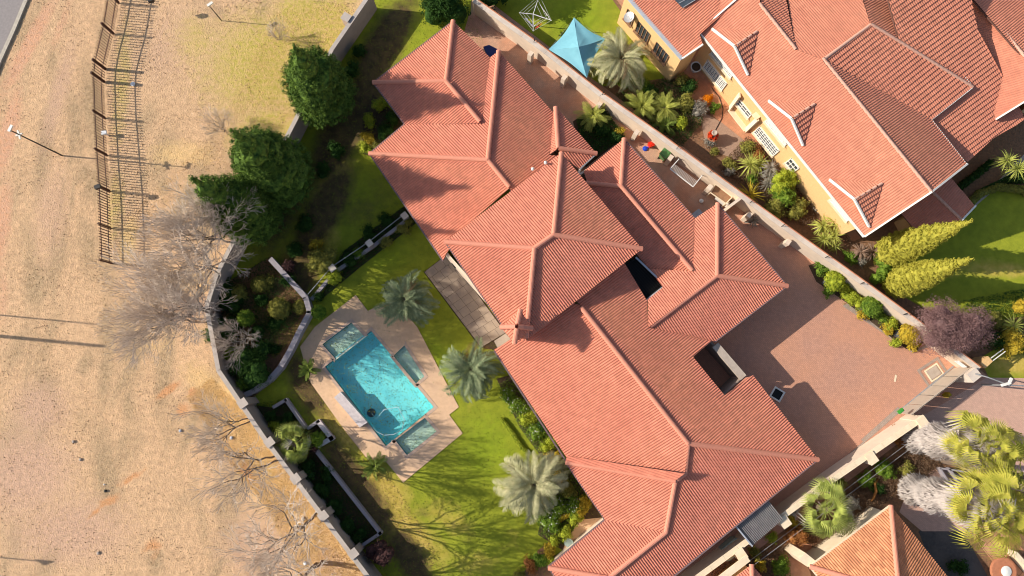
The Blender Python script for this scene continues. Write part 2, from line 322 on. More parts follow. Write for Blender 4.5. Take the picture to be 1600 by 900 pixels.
# ------------------------------------------------------------------ roofs made of rolled tiles
def plane(a, b, e, deg, inside):
    A, B, I = W(a, e), W(b, e), W(inside, e); d = (B - A).normalized(); n = Vector((-d.y, d.x, 0))
    if (I - A).dot(n) < 0: n = -n
    return (A, Vector((-n.x * math.sin(R(deg)), -n.y * math.sin(R(deg)), math.cos(R(deg)))))
def plane3(*ph):
    P = [W(p, h) for p, h in ph]; n = (P[1] - P[0]).cross(P[2] - P[0]).normalized()
    return (P[0], n if n.z > 0 else -n)
ROLL, COURSE = .176, .345
def tiles(roof, pl, poly, material, amp=.050, step=.014, lift=0., ns=6):
    o, n = pl; n = n.normalized(); u = Vector((0, 0, 1)).cross(n)
    if u.length < .02: u = Vector((.8, -.6, 0)).cross(n)
    u.normalize(); v = n.cross(u)
    if v.z < 0: v = -v; u = -u
    Q = [hit(pl, p) - o for p in poly]; q = np.array([(a.dot(u), a.dot(v)) for a in Q])
    k0, k1 = math.ceil(q[:, 0].min() / ROLL * ns), math.floor(q[:, 0].max() / ROLL * ns)
    U = np.concatenate([[q[:, 0].min() + 1e-4], np.arange(k0, k1 + 1) * ROLL / ns, [q[:, 0].max() - 1e-4]])
    lo = np.full(len(U), 1e9); hi = np.full(len(U), -1e9)
    for i in range(len(q)):
        (u1, v1), (u2, v2) = q[i], q[(i + 1) % len(q)]
        if abs(u1 - u2) < 1e-6: continue
        m = (U >= min(u1, u2)) & (U <= max(u1, u2)); vv = v1 + (U - u1) / (u2 - u1) * (v2 - v1)
        lo[m] = np.minimum(lo[m], vv[m]); hi[m] = np.maximum(hi[m], vv[m])
    ok = hi > lo; U, lo, hi = U[ok], lo[ok], hi[ok]
    ka, kb = math.floor(lo.min() / COURSE), math.ceil(hi.max() / COURSE); K = np.arange(ka, kb)
    V0 = np.stack([K * COURSE, (K + 1) * COURSE - .006], 1).ravel(); KK = np.repeat(K, 2) * COURSE
    vv = np.clip(V0[None, :], lo[:, None], hi[:, None]); t = np.clip((vv - KK[None, :]) / COURSE, 0, 1)
    ph = (U / ROLL) % 1; prof = amp * (.5 - .5 * np.cos(2 * np.pi * ph))
    jit = np.array([[math.sin(12.9898 * math.floor(a / (2 * ROLL)) + 78.233 * k) for k in np.repeat(K, 2)] for a in U]) * .0012
    h = prof[:, None] + step * (1 - t) + lift + jit
    P = (np.array(o)[None, None] + U[:, None, None] * np.array(u) + vv[..., None] * np.array(v) + h[..., None] * np.array(n))
    nu, nv = vv.shape; idx = np.arange(nu * nv).reshape(nu, nv)
    F = np.stack([idx[:-1, :-1], idx[1:, :-1], idx[1:, 1:], idx[:-1, 1:]], -1).reshape(-1, 4)
    span = (vv[:, 1:] - vv[:, :-1]); keep = ((span[:-1] > 1e-5) | (span[1:] > 1e-5)).ravel(); F = F[keep]
    if u.cross(v).dot(n) < 0: F = F[:, ::-1]
    uv = np.stack([np.broadcast_to(U[:, None] / (2 * ROLL), vv.shape), (KK / COURSE)[None, :] + t * .98 + .01], -1).reshape(-1, 2)
    me = quads('roof_tiles', P.reshape(-1, 3), F, material, uv=uv)
    ob = link('roof_tiles', me, roof); ob['kind'] = 'stuff'
    return ob
def slab(mb, pl, poly, top=-.03, th=.10):
    P = [hit(pl, p) for p in poly]; n = pl[1]; A = sum(P[i].x * P[(i + 1) % len(P)].y - P[(i + 1) % len(P)].x * P[i].y for i in range(len(P)))
    if A < 0: P = P[::-1]
    k = len(P); mb.add([p + n * top for p in P] + [p + n * (top - th) for p in P], [tuple(range(k)), tuple(range(k, 2 * k))[::-1]] + [(i, k + i, k + (i + 1) % k, (i + 1) % k) for i in range(k)])
def cap_mesh(r=.135, L=.42, material='ridge'):
    mb = MB(); n = 7; rows = []
    for x, rr in ((0, r * 1.10), (L, r * .92)):
        for rad in (rr, rr - .02):
            rows.append([(x, rad * math.cos(math.pi * j / (n - 1)) * 1.08, rad * math.sin(math.pi * j / (n - 1))) for j in range(n)])
    vs = [p for row in rows for p in row]; f = []
    for j in range(n - 1):
        f += [(j, 2 * n + j, 2 * n + j + 1, j + 1), (n + j, n + j + 1, 3 * n + j + 1, 3 * n + j), (j, j + 1, n + j + 1, n + j)]
    mb.add(vs, f); me = bpy.data.meshes.new('ridge_tile'); me.from_pydata(mb.v, [], mb.f); me.materials.append(MATS[material]); return me
CAP = cap_mesh(.16); CAP_N = cap_mesh(.115, .5, 'ridge_mortar')
def ridge(roof, pla, p, plb, q, me=None, size=1., pitch=.385, lift=.03):
    a, b = hit(pla, p), hit(plb, q)
    if a.z > b.z: a, b = b, a
    d = b - a; L = d.length; d.normalize(); n = max(1, round(L / (pitch * size))); y = Vector((0, 0, 1)).cross(d).normalized(); z = d.cross(y)
    for i in range(n):
        o = link('ridge_tile', me or CAP, roof); t = a + d * (L / n * i) + z * (lift + .008 * rnd.random())
        M = Matrix((d, y, z)).transposed().to_4x4() @ Matrix.Rotation(-.085 + rnd.uniform(-.01, .01), 4, 'Y'); M.translation = t
        o.matrix_basis = M @ Matrix.Diagonal((L / n / .385, size, size, 1))
def roofobj(house, slabs, material='deckboard'):
    mb = MB()
    for pl, poly in slabs: slab(mb, pl, poly)
    return mb.build('roof', material, house)
def walls(house, poly, e, inset, material, th=.22, z0=0., name='wall', top=-.08):
    P = offset([xy(W(p, e)) for p in poly], inset) if inset else [xy(W(p, e)) for p in poly]; n = len(P)
    I = offset(P, th)
    for i in range(n):
        j = (i + 1) % n; m = MB(); m.prism([P[i], P[j], I[j], I[i]], z0, e + top); m.build(name, material, house)
    return P
def gutter(house, line, e, material, wd=.11, ht=.12, dz=-.03, name='gutter'):
    for a, b in zip(line[:-1], line[1:]):
        m = MB(); m.bar(W(a, e) + Vector((0, 0, dz)), W(b, e) + Vector((0, 0, dz)), wd, ht); m.build(name, material, house)

# ------------------------------------------------------------------ main house
house = empty('tiled_house', W((900, 560)), 'sprawling pink tiled house with hipped roofs beside the turquoise pool', 'house')
E0, PD = 3.0, 14
def pe(a, b, ins, e=E0, d=PD): return plane(a, b, e, d, ins)
A_end = pe((583, 129), (708, 33), (697, 127)); A_left = pe((583, 129), (632, 194), (697, 127)); A_right = pe((708, 33), (765, 90), (697, 127))
B_end = pe((577, 240), (632, 194), (762, 250)); B_left = pe((577, 240), (695, 410), (762, 250)); B_right = pe((779, 80), (925, 238), (762, 250))
D_end = plane3(((868, 168), 3.0), ((860, 185), 3.05), ((871, 232), 3.75)); D_right = plane3(((870, 168), 3.0), ((932, 240), 3.0), ((871, 232), 3.75)); D_low = plane3(((932, 240), 3.0), ((905, 264), 3.0), ((871, 232), 3.75))
C_ul = pe((695, 378), (877, 239), (850, 380), 5.5); C_ur = pe((877, 239), (1003, 389), (850, 380), 5.5); C_ll = pe((695, 378), (797, 527), (850, 380), 5.5); C_lr = pe((1003, 389), (830, 527), (850, 380), 5.5)
E_end = pe((975, 217), (912, 268), (970, 290)); E_right = pe((975, 217), (1085, 340), (970, 290)); E_left = pe((990, 400), (1030, 448), (1060, 400))
F_ul = pe((1121, 318), (1085, 342), (1110, 430)); F_right = pe((1121, 318), (1230, 447), (1110, 430)); F_lr = pe((1230, 447), (1130, 524), (1110, 430))
G_left = pe((775, 550), (885, 715), (990, 600)); G_right = pe((1178, 588), (1278, 718), (1000, 600)); LR = pe((1278, 718), (1050, 900), (1040, 780))
H_left = pe((885, 725), (943, 812), (1000, 780)); H_ul = plane3(((883, 721), 3.1), ((1055, 751), 5.15), ((1063, 738), 5.2)); I_ul = pe((945, 812), (857, 885), (1000, 860)); I_end = pe((857, 887), (905, 957), (951, 903))
facets = [
 (A_end, [(583, 129), (708, 33), (697, 127)]), (A_left, [(583, 129), (697, 127), (752, 193), (632, 194)]), (A_right, [(708, 33), (766, 91), (752, 193), (697, 127)]),
 (B_end, [(577, 240), (632, 194), (752, 193), (766, 90), (779, 80), (762, 250)]), (B_left, [(577, 240), (762, 250), (796, 294), (730, 352), (698, 395), (692, 408)]),
 (B_right, [(779, 80), (864, 176), (858, 242), (885, 246), (800, 300), (762, 250)]),
 (D_end, [(868, 168), (872, 232), (857, 243), (861, 182)]), (D_right, [(869, 168), (932, 240), (872, 232)]), (D_low, [(932, 240), (905, 264), (880, 244), (872, 232)]),
 (E_end, [(975, 217), (970, 291), (918, 286), (912, 268)]), (E_right, [(975, 217), (1085, 340), (1083, 424), (970, 291)]),
 (E_left, [(918, 283), (970, 291), (1083, 424), (1013, 420), (975, 372)]),
 (F_ul, [(1121, 318), (1120, 431), (1013, 512), (1012, 468), (1039, 446), (1013, 420), (1083, 424), (1085, 342)]), (F_right, [(1121, 318), (1230, 447), (1120, 431)]),
 (F_lr, [(1230, 447), (1117, 534), (1013, 512), (1120, 431)]),
 (G_left, [(772, 546), (826, 520), (885, 470), (907, 477), (1075, 693), (1070, 740), (885, 714)]),
 (G_right, [(907, 477), (870, 440), (972, 405), (1010, 469), (1013, 512), (1113, 533), (1082, 557), (1132, 618), (1176, 586), (1278, 718), (1075, 693)]),
 (H_ul, [(884, 721), (1055, 751), (1070, 740), (886, 712)]), (H_left, [(883, 722), (1055, 751), (1040, 832), (945, 812)]),
 (LR, [(1278, 718), (1004, 940), (930, 960), (951, 903), (1040, 832), (1055, 751), (1070, 740), (1075, 693)]),
 (I_ul, [(945, 812), (1040, 832), (951, 903), (856, 886)]), (I_end, [(856, 886), (951, 903), (946, 960), (908, 960)]),
 (C_ul, [(695, 378), (877, 239), (865, 367), (835, 388)]), (C_ur, [(877, 239), (1003, 389), (865, 367)]), (C_lr, [(1003, 389), (822, 532), (835, 388), (865, 367)]), (C_ll, [(695, 378), (835, 388), (822, 532), (797, 528)])]
roof = roofobj(house, facets)
for pl, poly in facets: tiles(roof, pl, poly, 'roof_tile')
for a, p, b, q in [(A_end, (583, 129), A_end, (697, 127)), (A_end, (708, 33), A_end, (697, 127)), (A_left, (697, 127), A_left, (750, 190)),
    (B_end, (577, 240), B_end, (762, 250)), (B_end, (779, 80), B_end, (762, 250)), (B_right, (762, 250), B_right, (796, 292)), (D_right, (868, 168), D_right, (872, 232)), (D_right, (932, 240), D_right, (872, 232)),
    (E_end, (975, 217), E_end, (970, 291)), (E_end, (916, 286), E_end, (970, 291)), (E_right, (970, 291), E_right, (1081, 422)), (F_right, (1121, 318), F_right, (1120, 431)), (F_right, (1230, 447), F_right, (1120, 431)), (F_lr, (1120, 431), F_lr, (1016, 510)),
    (G_right, (908, 480), G_right, (1075, 693)), (LR, (1278, 718), LR, (1075, 693)), (LR, (1075, 693), LR, (1070, 740)), (LR, (1070, 740), LR, (1055, 751)), (H_left, (884, 722), H_left, (1055, 751)), (LR, (1055, 751), LR, (1040, 832)), (LR, (1040, 832), LR, (951, 903)), (I_end, (857, 887), I_end, (951, 903)),
    (C_ul, (695, 378), C_ul, (835, 388)), (C_ur, (877, 239), C_ur, (865, 367)), (C_lr, (865, 367), C_lr, (835, 388)), (C_lr, (1003, 389), C_lr, (865, 367)), (C_ll, (822, 528), C_ll, (835, 388))]:
    ridge(roof, a, p, b, q)
main_out = [(583, 129), (708, 33), (766, 91), (779, 80), (868, 172), (932, 240), (912, 264), (975, 217), (1085, 341), (1121, 318), (1230, 447), (1117, 534), (1082, 558), (1132, 618), (1176, 586), (1278, 718), (1004, 940), (900, 950), (856, 886), (945, 812), (884, 722), (772, 548), (797, 527), (692, 408), (577, 240), (632, 194)]
walls(house, main_out, E0, .45, 'plaster')
walls(house, [(697, 380), (877, 241), (1000, 389), (826, 526), (797, 525)], 5.5, .18, 'plaster', z0=.0)
gutter(house, [(708, 33), (583, 129), (632, 194), (577, 240), (692, 408)], 3.02, 'mauve_gutter')
gutter(house, [(772, 548), (884, 720)], 3.02, 'mauve_gutter'); gutter(house, [(884, 723), (945, 812), (856, 886), (905, 957)], 3.02, 'mauve_gutter')
gutter(house, [(932, 240), (975, 217)][:1] + [(906, 264)], 3.02, 'galvanised'); gutter(house, [(696, 379), (797, 526)], 5.52, 'mauve_gutter')
gutter(house, [(1278, 718), (1004, 940)], 3.02, 'mauve_gutter'); gutter(house, [(975, 217), (1085, 341)], 3.02, 'mauve_gutter'); gutter(house, [(1121, 318), (1230, 447), (1117, 534)], 3.02, 'mauve_gutter')
# first courtyard: steel grille over a dark well, second: open light well with a pale wall
well = [(993, 402), (1039, 446), (1010, 469), (970, 418)]
m = MB(); P = [W(p, 3.35) for p in well]
for i in range(12):
    t = (i + .5) / 12; m.bar(P[0].lerp(P[1], t), P[3].lerp(P[2], t), .03)
    if i < 9: t = (i + .5) / 9; m.bar(P[0].lerp(P[3], t) + Vector((0, 0, .03)), P[1].lerp(P[2], t) + Vector((0, 0, .03)), .03)
m.build('well_grille', 'dark_metal', house)
m = MB(); m.prism([xy(W(p, 1.5)) for p in well], 1.4, 1.45); m.build('well_floor', 'black_hole', house)
m = MB(); m.bar(W((993, 402), 3.45), W((1039, 446), 3.45), .12, .2); m.bar(W((1039, 446), 3.45), W((1010, 469), 3.45), .12, .2); m.build('well_flashing', 'bluewhite', house)
m = MB(); m.bar(W((1117, 539), 2.6), W((1161, 590), 2.6), .55, .25); m.build('light_well_beam', 'concrete', house)
for a, b in (((1113, 534), (1161, 589)), ((1161, 590), (1133, 617)), ((1083, 558), (1132, 617))):
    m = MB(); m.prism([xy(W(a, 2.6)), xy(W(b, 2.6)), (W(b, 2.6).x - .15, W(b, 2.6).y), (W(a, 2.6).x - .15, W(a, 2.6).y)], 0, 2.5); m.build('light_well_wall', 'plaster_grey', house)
# chimney with its own small tiled pyramid roof
ap = W((806, 508), 7.7); cw = [W(p, 7.0) for p in ((783, 511), (813, 485), (831, 513), (804, 536))]
cc = sum(cw, Vector()) / 4
m = MB(); m.prism([xy(cc.lerp(c, .62)) for c in cw], 3.2, 7.0); ch = m.build('chimney', 'plaster', house)
capz = [Vector((c.x, c.y, 7.0)) for c in cw]; apx = Vector((cc.x, cc.y, 7.0 + .62))
m = MB(); m.add([c for c in capz] + [apx + Vector((0, 0, -.03))], [(0, 1, 4), (1, 2, 4), (2, 3, 4), (3, 0, 4), (3, 2, 1, 0)]); m.build('chimney_hood', 'deckboard', ch)
def pr(v):                                 # point -> pixel, for surfaces defined in the place
    v = Vector(v) - Vector((0, 0, H)); y = v.y * CT + v.z * ST; z = -v.y * ST + v.z * CT
    return (800 + FPX * v.x / -z, 450 - FPX * y / -z)
for i in range(4):
    a, b = capz[i], capz[(i + 1) % 4]; n = (b - a).cross(apx - a).normalized(); n = n if n.z > 0 else -n
    t = tiles(ch, (a, n), [pr(a), pr(b), pr(apx)], 'roof_tile', amp=.04)
for c in capz:
    pl = (apx, Vector((0, 0, 1))); d = apx - c; k = max(1, round(d.length / .4)); d.normalize(); y = Vector((0, 0, 1)).cross(d).normalized(); z = d.cross(y)
    for i in range(k):
        o = link('ridge_tile', CAP, ch); M = Matrix((d, y, z)).transposed().to_4x4(); M.translation = c + d * (i * .385) + z * .04; o.matrix_basis = M
for p in ((852, 256), (832, 266)):
    m = MB(); q = hit(C_ul, p); m.tube([q, q + Vector((0, 0, .35))], .07, 8); m.lathe(q + Vector((0, 0, .35)), [(.13, 0), (.02, .1)], 8); m.build('vent_pipe', 'white_paint', house)
# lamp and downpipe on the veranda wall
m = MB(); q = W((709, 415), 2.2); m.box(q, (.5, .12, .12), R(-55)); m.build('wall_lamp', 'dark_metal', house)

# ------------------------------------------------------------------ neighbour's yellow brick house
nb = empty('brick_house', W((1300, 150)), 'large yellow face-brick house with red tiled roof and three gabled dormers', 'house')
NE = 4.8
N_L = pe((1092, 50), (1350, 370), (1400, 250), NE, 22.5); N_R = pe((1455, 187), (1510, 257), (1400, 250), NE, 22.5)
N_hip = plane3(((1455, 187), NE), ((1519, 136), NE), ((1287, 93), 6.76)); N_P5 = pe((1407, 0), (1520, 136), (1380, 60), NE, 22.5)
zt = hit(N_P5, (1360, 39)).z; N_flat = plane3(((1243, 77), hit(N_L, (1243, 77)).z), ((1287, 93), 6.76), ((1360, 39), zt))
N_P6 = plane3(((1200, 24), hit(N_L, (1200, 24)).z), ((1243, 77), hit(N_L, (1243, 77)).z), ((1227, 0), hit(N_L, (1243, 77)).z - .5))
N1 = plane3(((985, 0), 4.6), ((1066, 92), 4.6), ((1092, 50), 5.1)); N_P7 = pe((1511, 253), (1600, 186), (1450, 100), 3.4, 15)
N_P8 = plane3(((1555, 187), 3.9), ((1545, 135), 4.0), ((1600, 92), 5.0)); N_P9 = plane3(((1517, 0), 5.0), ((1600, 92), 5.0), ((1600, 0), 3.9))
N_PA = plane3(((1455, 300), 3.35), ((1500, 343), 3.35), ((1420, 335), 2.9)); N_PB = plane3(((1455, 300), 3.35), ((1500, 343), 3.35), ((1523, 322), 2.95))
nfac = [(N_L, [(1092, 50), (1180, -70), (1188, 8), (1200, 24), (1243, 77), (1287, 93), (1455, 300), (1350, 370)]), (N_R, [(1287, 93), (1455, 187), (1510, 257), (1455, 300)]),
  (N_hip, [(1287, 93), (1360, 39), (1520, 136), (1455, 187)]), (N_P5, [(1360, 39), (1340, -25), (1388, -22), (1520, 136)]), (N_flat, [(1226, -30), (1340, -25), (1360, 39), (1287, 93), (1243, 77)]),
  (N_P6, [(1188, 8), (1190, -30), (1222, -30), (1243, 77), (1200, 24)]), (N1, [(985, 0), (960, -30), (1190, -30), (1150, 0), (1092, 50), (1098, 70), (1066, 92)]),
  (N_P7, [(1380, -30), (1512, -30), (1519, 10), (1548, 140), (1597, 178), (1600, 188), (1552, 216), (1511, 253), (1440, 200)]), (N_P8, [(1519, 10), (1512, -30), (1560, 40), (1620, 112), (1620, 145), (1555, 187)]),
  (N_P9, [(1495, -30), (1650, -30), (1650, 147), (1600, 92)]), (N_PA, [(1455, 298), (1502, 343), (1440, 372), (1405, 330)]), (N_PB, [(1455, 298), (1484, 276), (1523, 322), (1502, 343)])]
nroof = roofobj(nb, nfac)
for i, (pl, poly) in enumerate(nfac): tiles(nroof, pl, poly, 'neighbour_tile', amp=(.028, .042, .024, .042, .022, .042, .05, .024, .028, .042, .03, .03)[i], step=(.020, .045, .07, .045, .02, .05, .02, .07, .02, .045, .03, .03)[i])
for a, p, q in [(N_L, (1287, 93), (1455, 300)), (N_hip, (1362, 39), (1519, 136)), (N_L, (1188, 8), (1243, 77)), (N_P8, (1560, 40), (1620, 112)), (N_flat, (1287, 93), (1360, 39)), (N_PA, (1455, 299), (1501, 343))]: ridge(nroof, a, p, a, q, CAP_N, .9, .5, .02)
gutter(nb, [(1092, 50), (1350, 370)], NE + .04, 'white_paint', .13, .14); gutter(nb, [(980, -6), (1066, 92)], 4.64, 'bluewhite', .28, .12)
for pl, a, b in ((N_L, (1350, 370), (1455, 300)), (N_R, (1455, 300), (1510, 257)), (N_L, (1092, 50), (1160, -9)), (N1, (1066, 92), (1098, 70)), (N_P8, (1555, 187), (1610, 153)), (N_PB, (1502, 344), (1523, 322))):
    m = MB(); m.bar(hit(pl, a) + Vector((0, 0, .05)), hit(pl, b) + Vector((0, 0, .05)), .12, .2); m.build('barge_board', 'white_paint', nb)
gutter(nb, [(1407, 0), (1520, 136), (1455, 187), (1510, 257)], NE + .03, 'white_paint', .12, .12)
nwl = [xy(W(p, NE)) for p in ((1092, 50), (1350, 370), (1510, 257), (1455, 187), (1520, 136), (1380, -35), (1180, -70))]; nwl = offset(nwl, .65)
for i in range(len(nwl)):
    j = (i + 1) % len(nwl); I = offset(nwl, .25); m = MB(); m.prism([nwl[i], nwl[j], I[j], I[i]], 0, NE - .02); m.build('wall', 'facebrick', nb)
m = MB(); a, b = W((1350, 370), NE), W((1510, 257), NE); c = hit(N_L, (1455, 300)); dn = (b - a).normalized(); back = Vector((-dn.y, dn.x, 0)) * .6
if back.y < 0: back = -back
m.add([a + back, b + back, c + back - Vector((0, 0, .1)), a + back * 1.3, b + back * 1.3, c + back * 1.3 - Vector((0, 0, .1))], [(0, 1, 2), (5, 4, 3), (0, 3, 4, 1)]); m.build('gable_wall', 'facebrick', nb)
w1 = offset([xy(W(p, 4.6)) for p in ((975, -12), (1066, 92), (1100, 66), (1010, -40))], .12); I = offset(w1, .22)
for i in range(3): m = MB(); m.prism([w1[i], w1[i + 1], I[i + 1], I[i]], 0, 4.6); m.build('wall', 'facebrick', nb)
w2 = offset([xy(W(p, 3.3)) for p in ((1511, 253), (1640, 160), (1600, 60), (1440, 180))], .5); I = offset(w2, .22)
for i in range(4): m = MB(); m.prism([w2[i], w2[(i + 1) % 4], I[(i + 1) % 4], I[i]], 0, 3.3); m.build('wall', 'facebrick', nb)
w2 = offset([xy(W(p, 2.9)) for p in ((1420, 332), (1455, 305), (1484, 278), (1523, 322), (1502, 343), (1440, 370))], .35); I = offset(w2, .22)
for i in range(6): m = MB(); m.prism([w2[i], w2[(i + 1) % 6], I[(i + 1) % 6], I[i]], 0, 2.85); m.build('wall', 'facebrick', nb)
# three gabled dormers: two tile slopes, yellow gable, white barge boards
for bl, apx_, br, bk in (((1112, 46), (1147, 73), (1168, 118), (1182, 50)), ((1200, 158), (1236, 186), (1254, 228), (1272, 163)), ((1295, 281), (1334, 312), (1357, 355), (1377, 287))):
    zb = hit(N_L, bk); L_, R_ = hit(N_L, bl), hit(N_L, br); A_ = W(apx_, zb.z + .05)
    for q, r in ((bl, L_), (br, R_)):
        n = (A_ - zb).cross(r - zb).normalized(); n = n if n.z > 0 else -n; pl = (zb, n)
        tiles(nroof, pl, [q, apx_, bk], 'neighbour_tile', amp=.026, step=.025 if q == bl else .08, lift=.06)
        m = MB(); m.bar(r + Vector((0, 0, .08)), A_ + Vector((0, 0, .08)), .11, .2); m.build('barge_board', 'white_paint', nb)
    bk3 = (zb - A_).normalized() * .35; m = MB(); lo = Vector((0, 0, -.05)); m.add([L_ + bk3 + lo, R_ + bk3 + lo, A_ + bk3 + lo, L_ + bk3 * 1.7 + lo, R_ + bk3 * 1.7 + lo, A_ + bk3 * 1.7 + lo], [(0, 1, 2), (5, 4, 3), (0, 3, 4, 1), (1, 4, 5, 2), (2, 5, 3, 0)]); m.build('dormer_gable', 'facebrick', nb)
    d = A_ - zb; k = max(1, round(d.length / .5)); d.normalize(); y = Vector((0, 0, 1)).cross(d).normalized(); z = d.cross(y)
    for i in range(k):
        o = link('ridge_tile', CAP_N, nroof); M = Matrix((d, y, z)).transposed().to_4x4(); M.translation = zb + d * i * .5 + z * .08; o.matrix_basis = M @ Matrix.Scale(.75, 4)
# windows on the long wall, placed by their lower left and upper right corners
wa, wb = Vector((*nwl[0], 0)), Vector((*nwl[1], 0)); wd_ = (wb - wa).normalized(); wn = Vector((wd_.y, -wd_.x, 0))
if wn.dot(Vector((-1, -1, 0))) < 0: wn = -wn
def onwall(p): q = hit((wa, wn), p); return (q - wa).dot(wd_), q.z
def window(p0, p1, nx, ny, hood=True):
    (s0, z0), (s1, z1) = onwall(p0), onwall(p1)
    if s0 > s1: s0, s1 = s1, s0
    if z0 > z1: z0, z1 = z1, z0
    z0 = max(z0, .1); z1 = min(z1, NE - .15); M = Matrix((wd_, wn, Vector((0, 0, 1)))).transposed(); c = wa + wd_ * (s0 + s1) / 2 + Vector((0, 0, (z0 + z1) / 2)); wdt, hgt = s1 - s0, z1 - z0
    m = MB(); m.box(c + wn * .02, (wdt, .03, hgt), M=M); f = m.build('window', 'glass_dark', nb)
    m = MB()
    for sx in (-1, 1): m.box(c + wd_ * sx * wdt / 2 + wn * .05, (.08, .1, hgt + .08), M=M); m.box(c + Vector((0, 0, sx * hgt / 2)) + wn * .05, (wdt, .1, .08), M=M)
    for i in range(1, nx): m.box(c + wd_ * (-wdt / 2 + wdt * i / nx) + wn * .06, (.05, .05, hgt), M=M)
    for i in range(1, ny): m.box(c + Vector((0, 0, -hgt / 2 + hgt * i / ny)) + wn * .065, (wdt, .05, .05), M=M)
    m.build('window_frame', 'white_paint', f)
    m = MB(); m.box(c + Vector((0, 0, -hgt / 2 - .06)) + wn * .12, (wdt + .2, .24, .06), M=M); m.build('sill', 'cream', f)
window((1100, 104), (1136, 130), 9, 5); window((1152, 161), (1175, 178), 3, 2); window((1179, 206), (1218, 235), 8, 4); window((1228, 254), (1249, 262), 3, 2)
window((1112, 83), (1145, 117), 8, 2); window((1197, 189), (1230, 224), 7, 2); window((1298, 312), (1327, 343), 8, 2)
def wpt(p): s, z = onwall(p); return wa + wd_ * s + Vector((0, 0, max(z, .05)))
m = MB()
for a, b in (((1159, 146), (1143, 168)), ((1143, 168), (1167, 203)), ((1167, 203), (1188, 183)), ((1188, 183), (1181, 175))): m.bar(wpt(a) + wn * .2, wpt(b) + wn * .2, .4, .12)
m.build('porch_frame', 'cream', nb)
m = MB()                                   # solar panel on the left wing
q = [hit(N1, p) + Vector((0, 0, .12)) for p in ((1040, -12), (1066, 14), (1092, -2), (1068, -22))]; m.add(q + [x + Vector((0, 0, .06)) for x in q], [(0, 1, 2, 3)[::-1], (4, 5, 6, 7), (0, 1, 5, 4), (1, 2, 6, 5), (2, 3, 7, 6), (3, 0, 4, 7)]); sp = m.build('solar_panel', 'solar', nb)
m = MB()
for i in range(5): m.bar(q[0].lerp(q[1], i / 4) + Vector((0, 0, .08)), q[3].lerp(q[2], i / 4) + Vector((0, 0, .08)), .05)
m.build('panel_frame', 'galvanised', sp)
# windows and door in the left wing's long wall
for a, b in (((1000, 28), (1018, 50)), ((1028, 62), (1046, 86)), ((985, 2), (994, 18))):
    A2, B2 = Vector((*w1[0], 0)), Vector((*w1[1], 0)); d2 = (B2 - A2).normalized(); n2 = Vector((d2.y, -d2.x, 0)); n2 = n2 if n2.x < 0 else -n2; pl = (A2, n2)
    qa, qb = hit(pl, a), hit(pl, b); s0, s1 = sorted(((qa - A2).dot(d2), (qb - A2).dot(d2))); M = Matrix((d2, n2, Vector((0, 0, 1)))).transposed(); c = A2 + d2 * (s0 + s1) / 2 + Vector((0, 0, 2.4))
    m = MB(); m.box(c + n2 * .02, (s1 - s0, .04, 1.4), M=M); f = m.build('window', 'glass_dark', nb); m = MB()
    for i in range(5): m.box(c + d2 * ((s1 - s0) * (i / 4 - .5)) + n2 * .06, (.06, .06, 1.4), M=M)
    m.box(c + n2 * .1 + Vector((0, 0, -.74)), (s1 - s0 + .2, .25, .08), M=M); m.build('window_frame', 'wood', f)

# ------------------------------------------------------------------ houses at the bottom
bh = empty('orange_roof_house', W((1391, 880)), 'small house with orange tiled hip roof below the two shaggy palms', 'house')
Q_l = pe((1391, 790), (1265, 885), (1391, 880), E0, 26); Q_r = pe((1391, 790), (1480, 900), (1391, 880), E0, 26); Q_b = pe((1265, 885), (1330, 965), (1391, 900), E0, 26)
za, zb = hit(Q_l, (1403, 930)), 0
qf = [(Q_l, [(1391, 790), (1404, 925), (1265, 885)]), (Q_r, [(1391, 790), (1540, 975), (1440, 985), (1404, 925)]), (Q_b, [(1265, 885), (1404, 925), (1420, 985), (1345, 985)])]
r2 = roofobj(bh, qf)
for pl, poly in qf: tiles(r2, pl, poly, 'orange_tile', amp=.042)
for p, q in (((1391, 790), (1404, 925)), ((1265, 885), (1404, 925))): ridge(r2, Q_l, p, Q_l, q)
walls(bh, [(1265, 885), (1391, 790), (1540, 975), (1440, 1010), (1345, 985)], E0, .4, 'cream'); gutter(bh, [(1345, 985), (1265, 885), (1391, 790)], 3.02, 'cream')
m = MB(); m.prism([xy(W(p, 2.9)) for p in ((1249, 873), (1259, 864), (1274, 876), (1262, 886))], 0, 2.9); m.build('porch_pillar', 'cream', bh)
bs = empty('tiled_outbuilding', W((1180, 900)), 'tiled outbuilding at the bottom edge with a yellow wall behind the cream boundary wall', 'building')
S_l = pe((1173, 882), (1130, 915), (1180, 930), 2.8, 22); S_r = pe((1175, 882), (1205, 920), (1160, 930), 2.8, 22)
qf = [(S_l, [(1174, 882), (1176, 950), (1085, 950)]), (S_r, [(1174, 882), (1232, 950), (1176, 950)])]; r3 = roofobj(bs, qf)
for pl, poly in qf: tiles(r3, pl, poly, 'roof_tile')
ridge(r3, S_l, (1174, 882), S_l, (1176, 945)); gutter(bs, [(1169, 872), (1100, 925)], 2.6, 'cream', .5, .1, name='flat_ledge')
walls(bs, [(1140, 905), (1172, 882), (1220, 945), (1180, 975), (1090, 945)], 2.7, .2, 'facebrick')
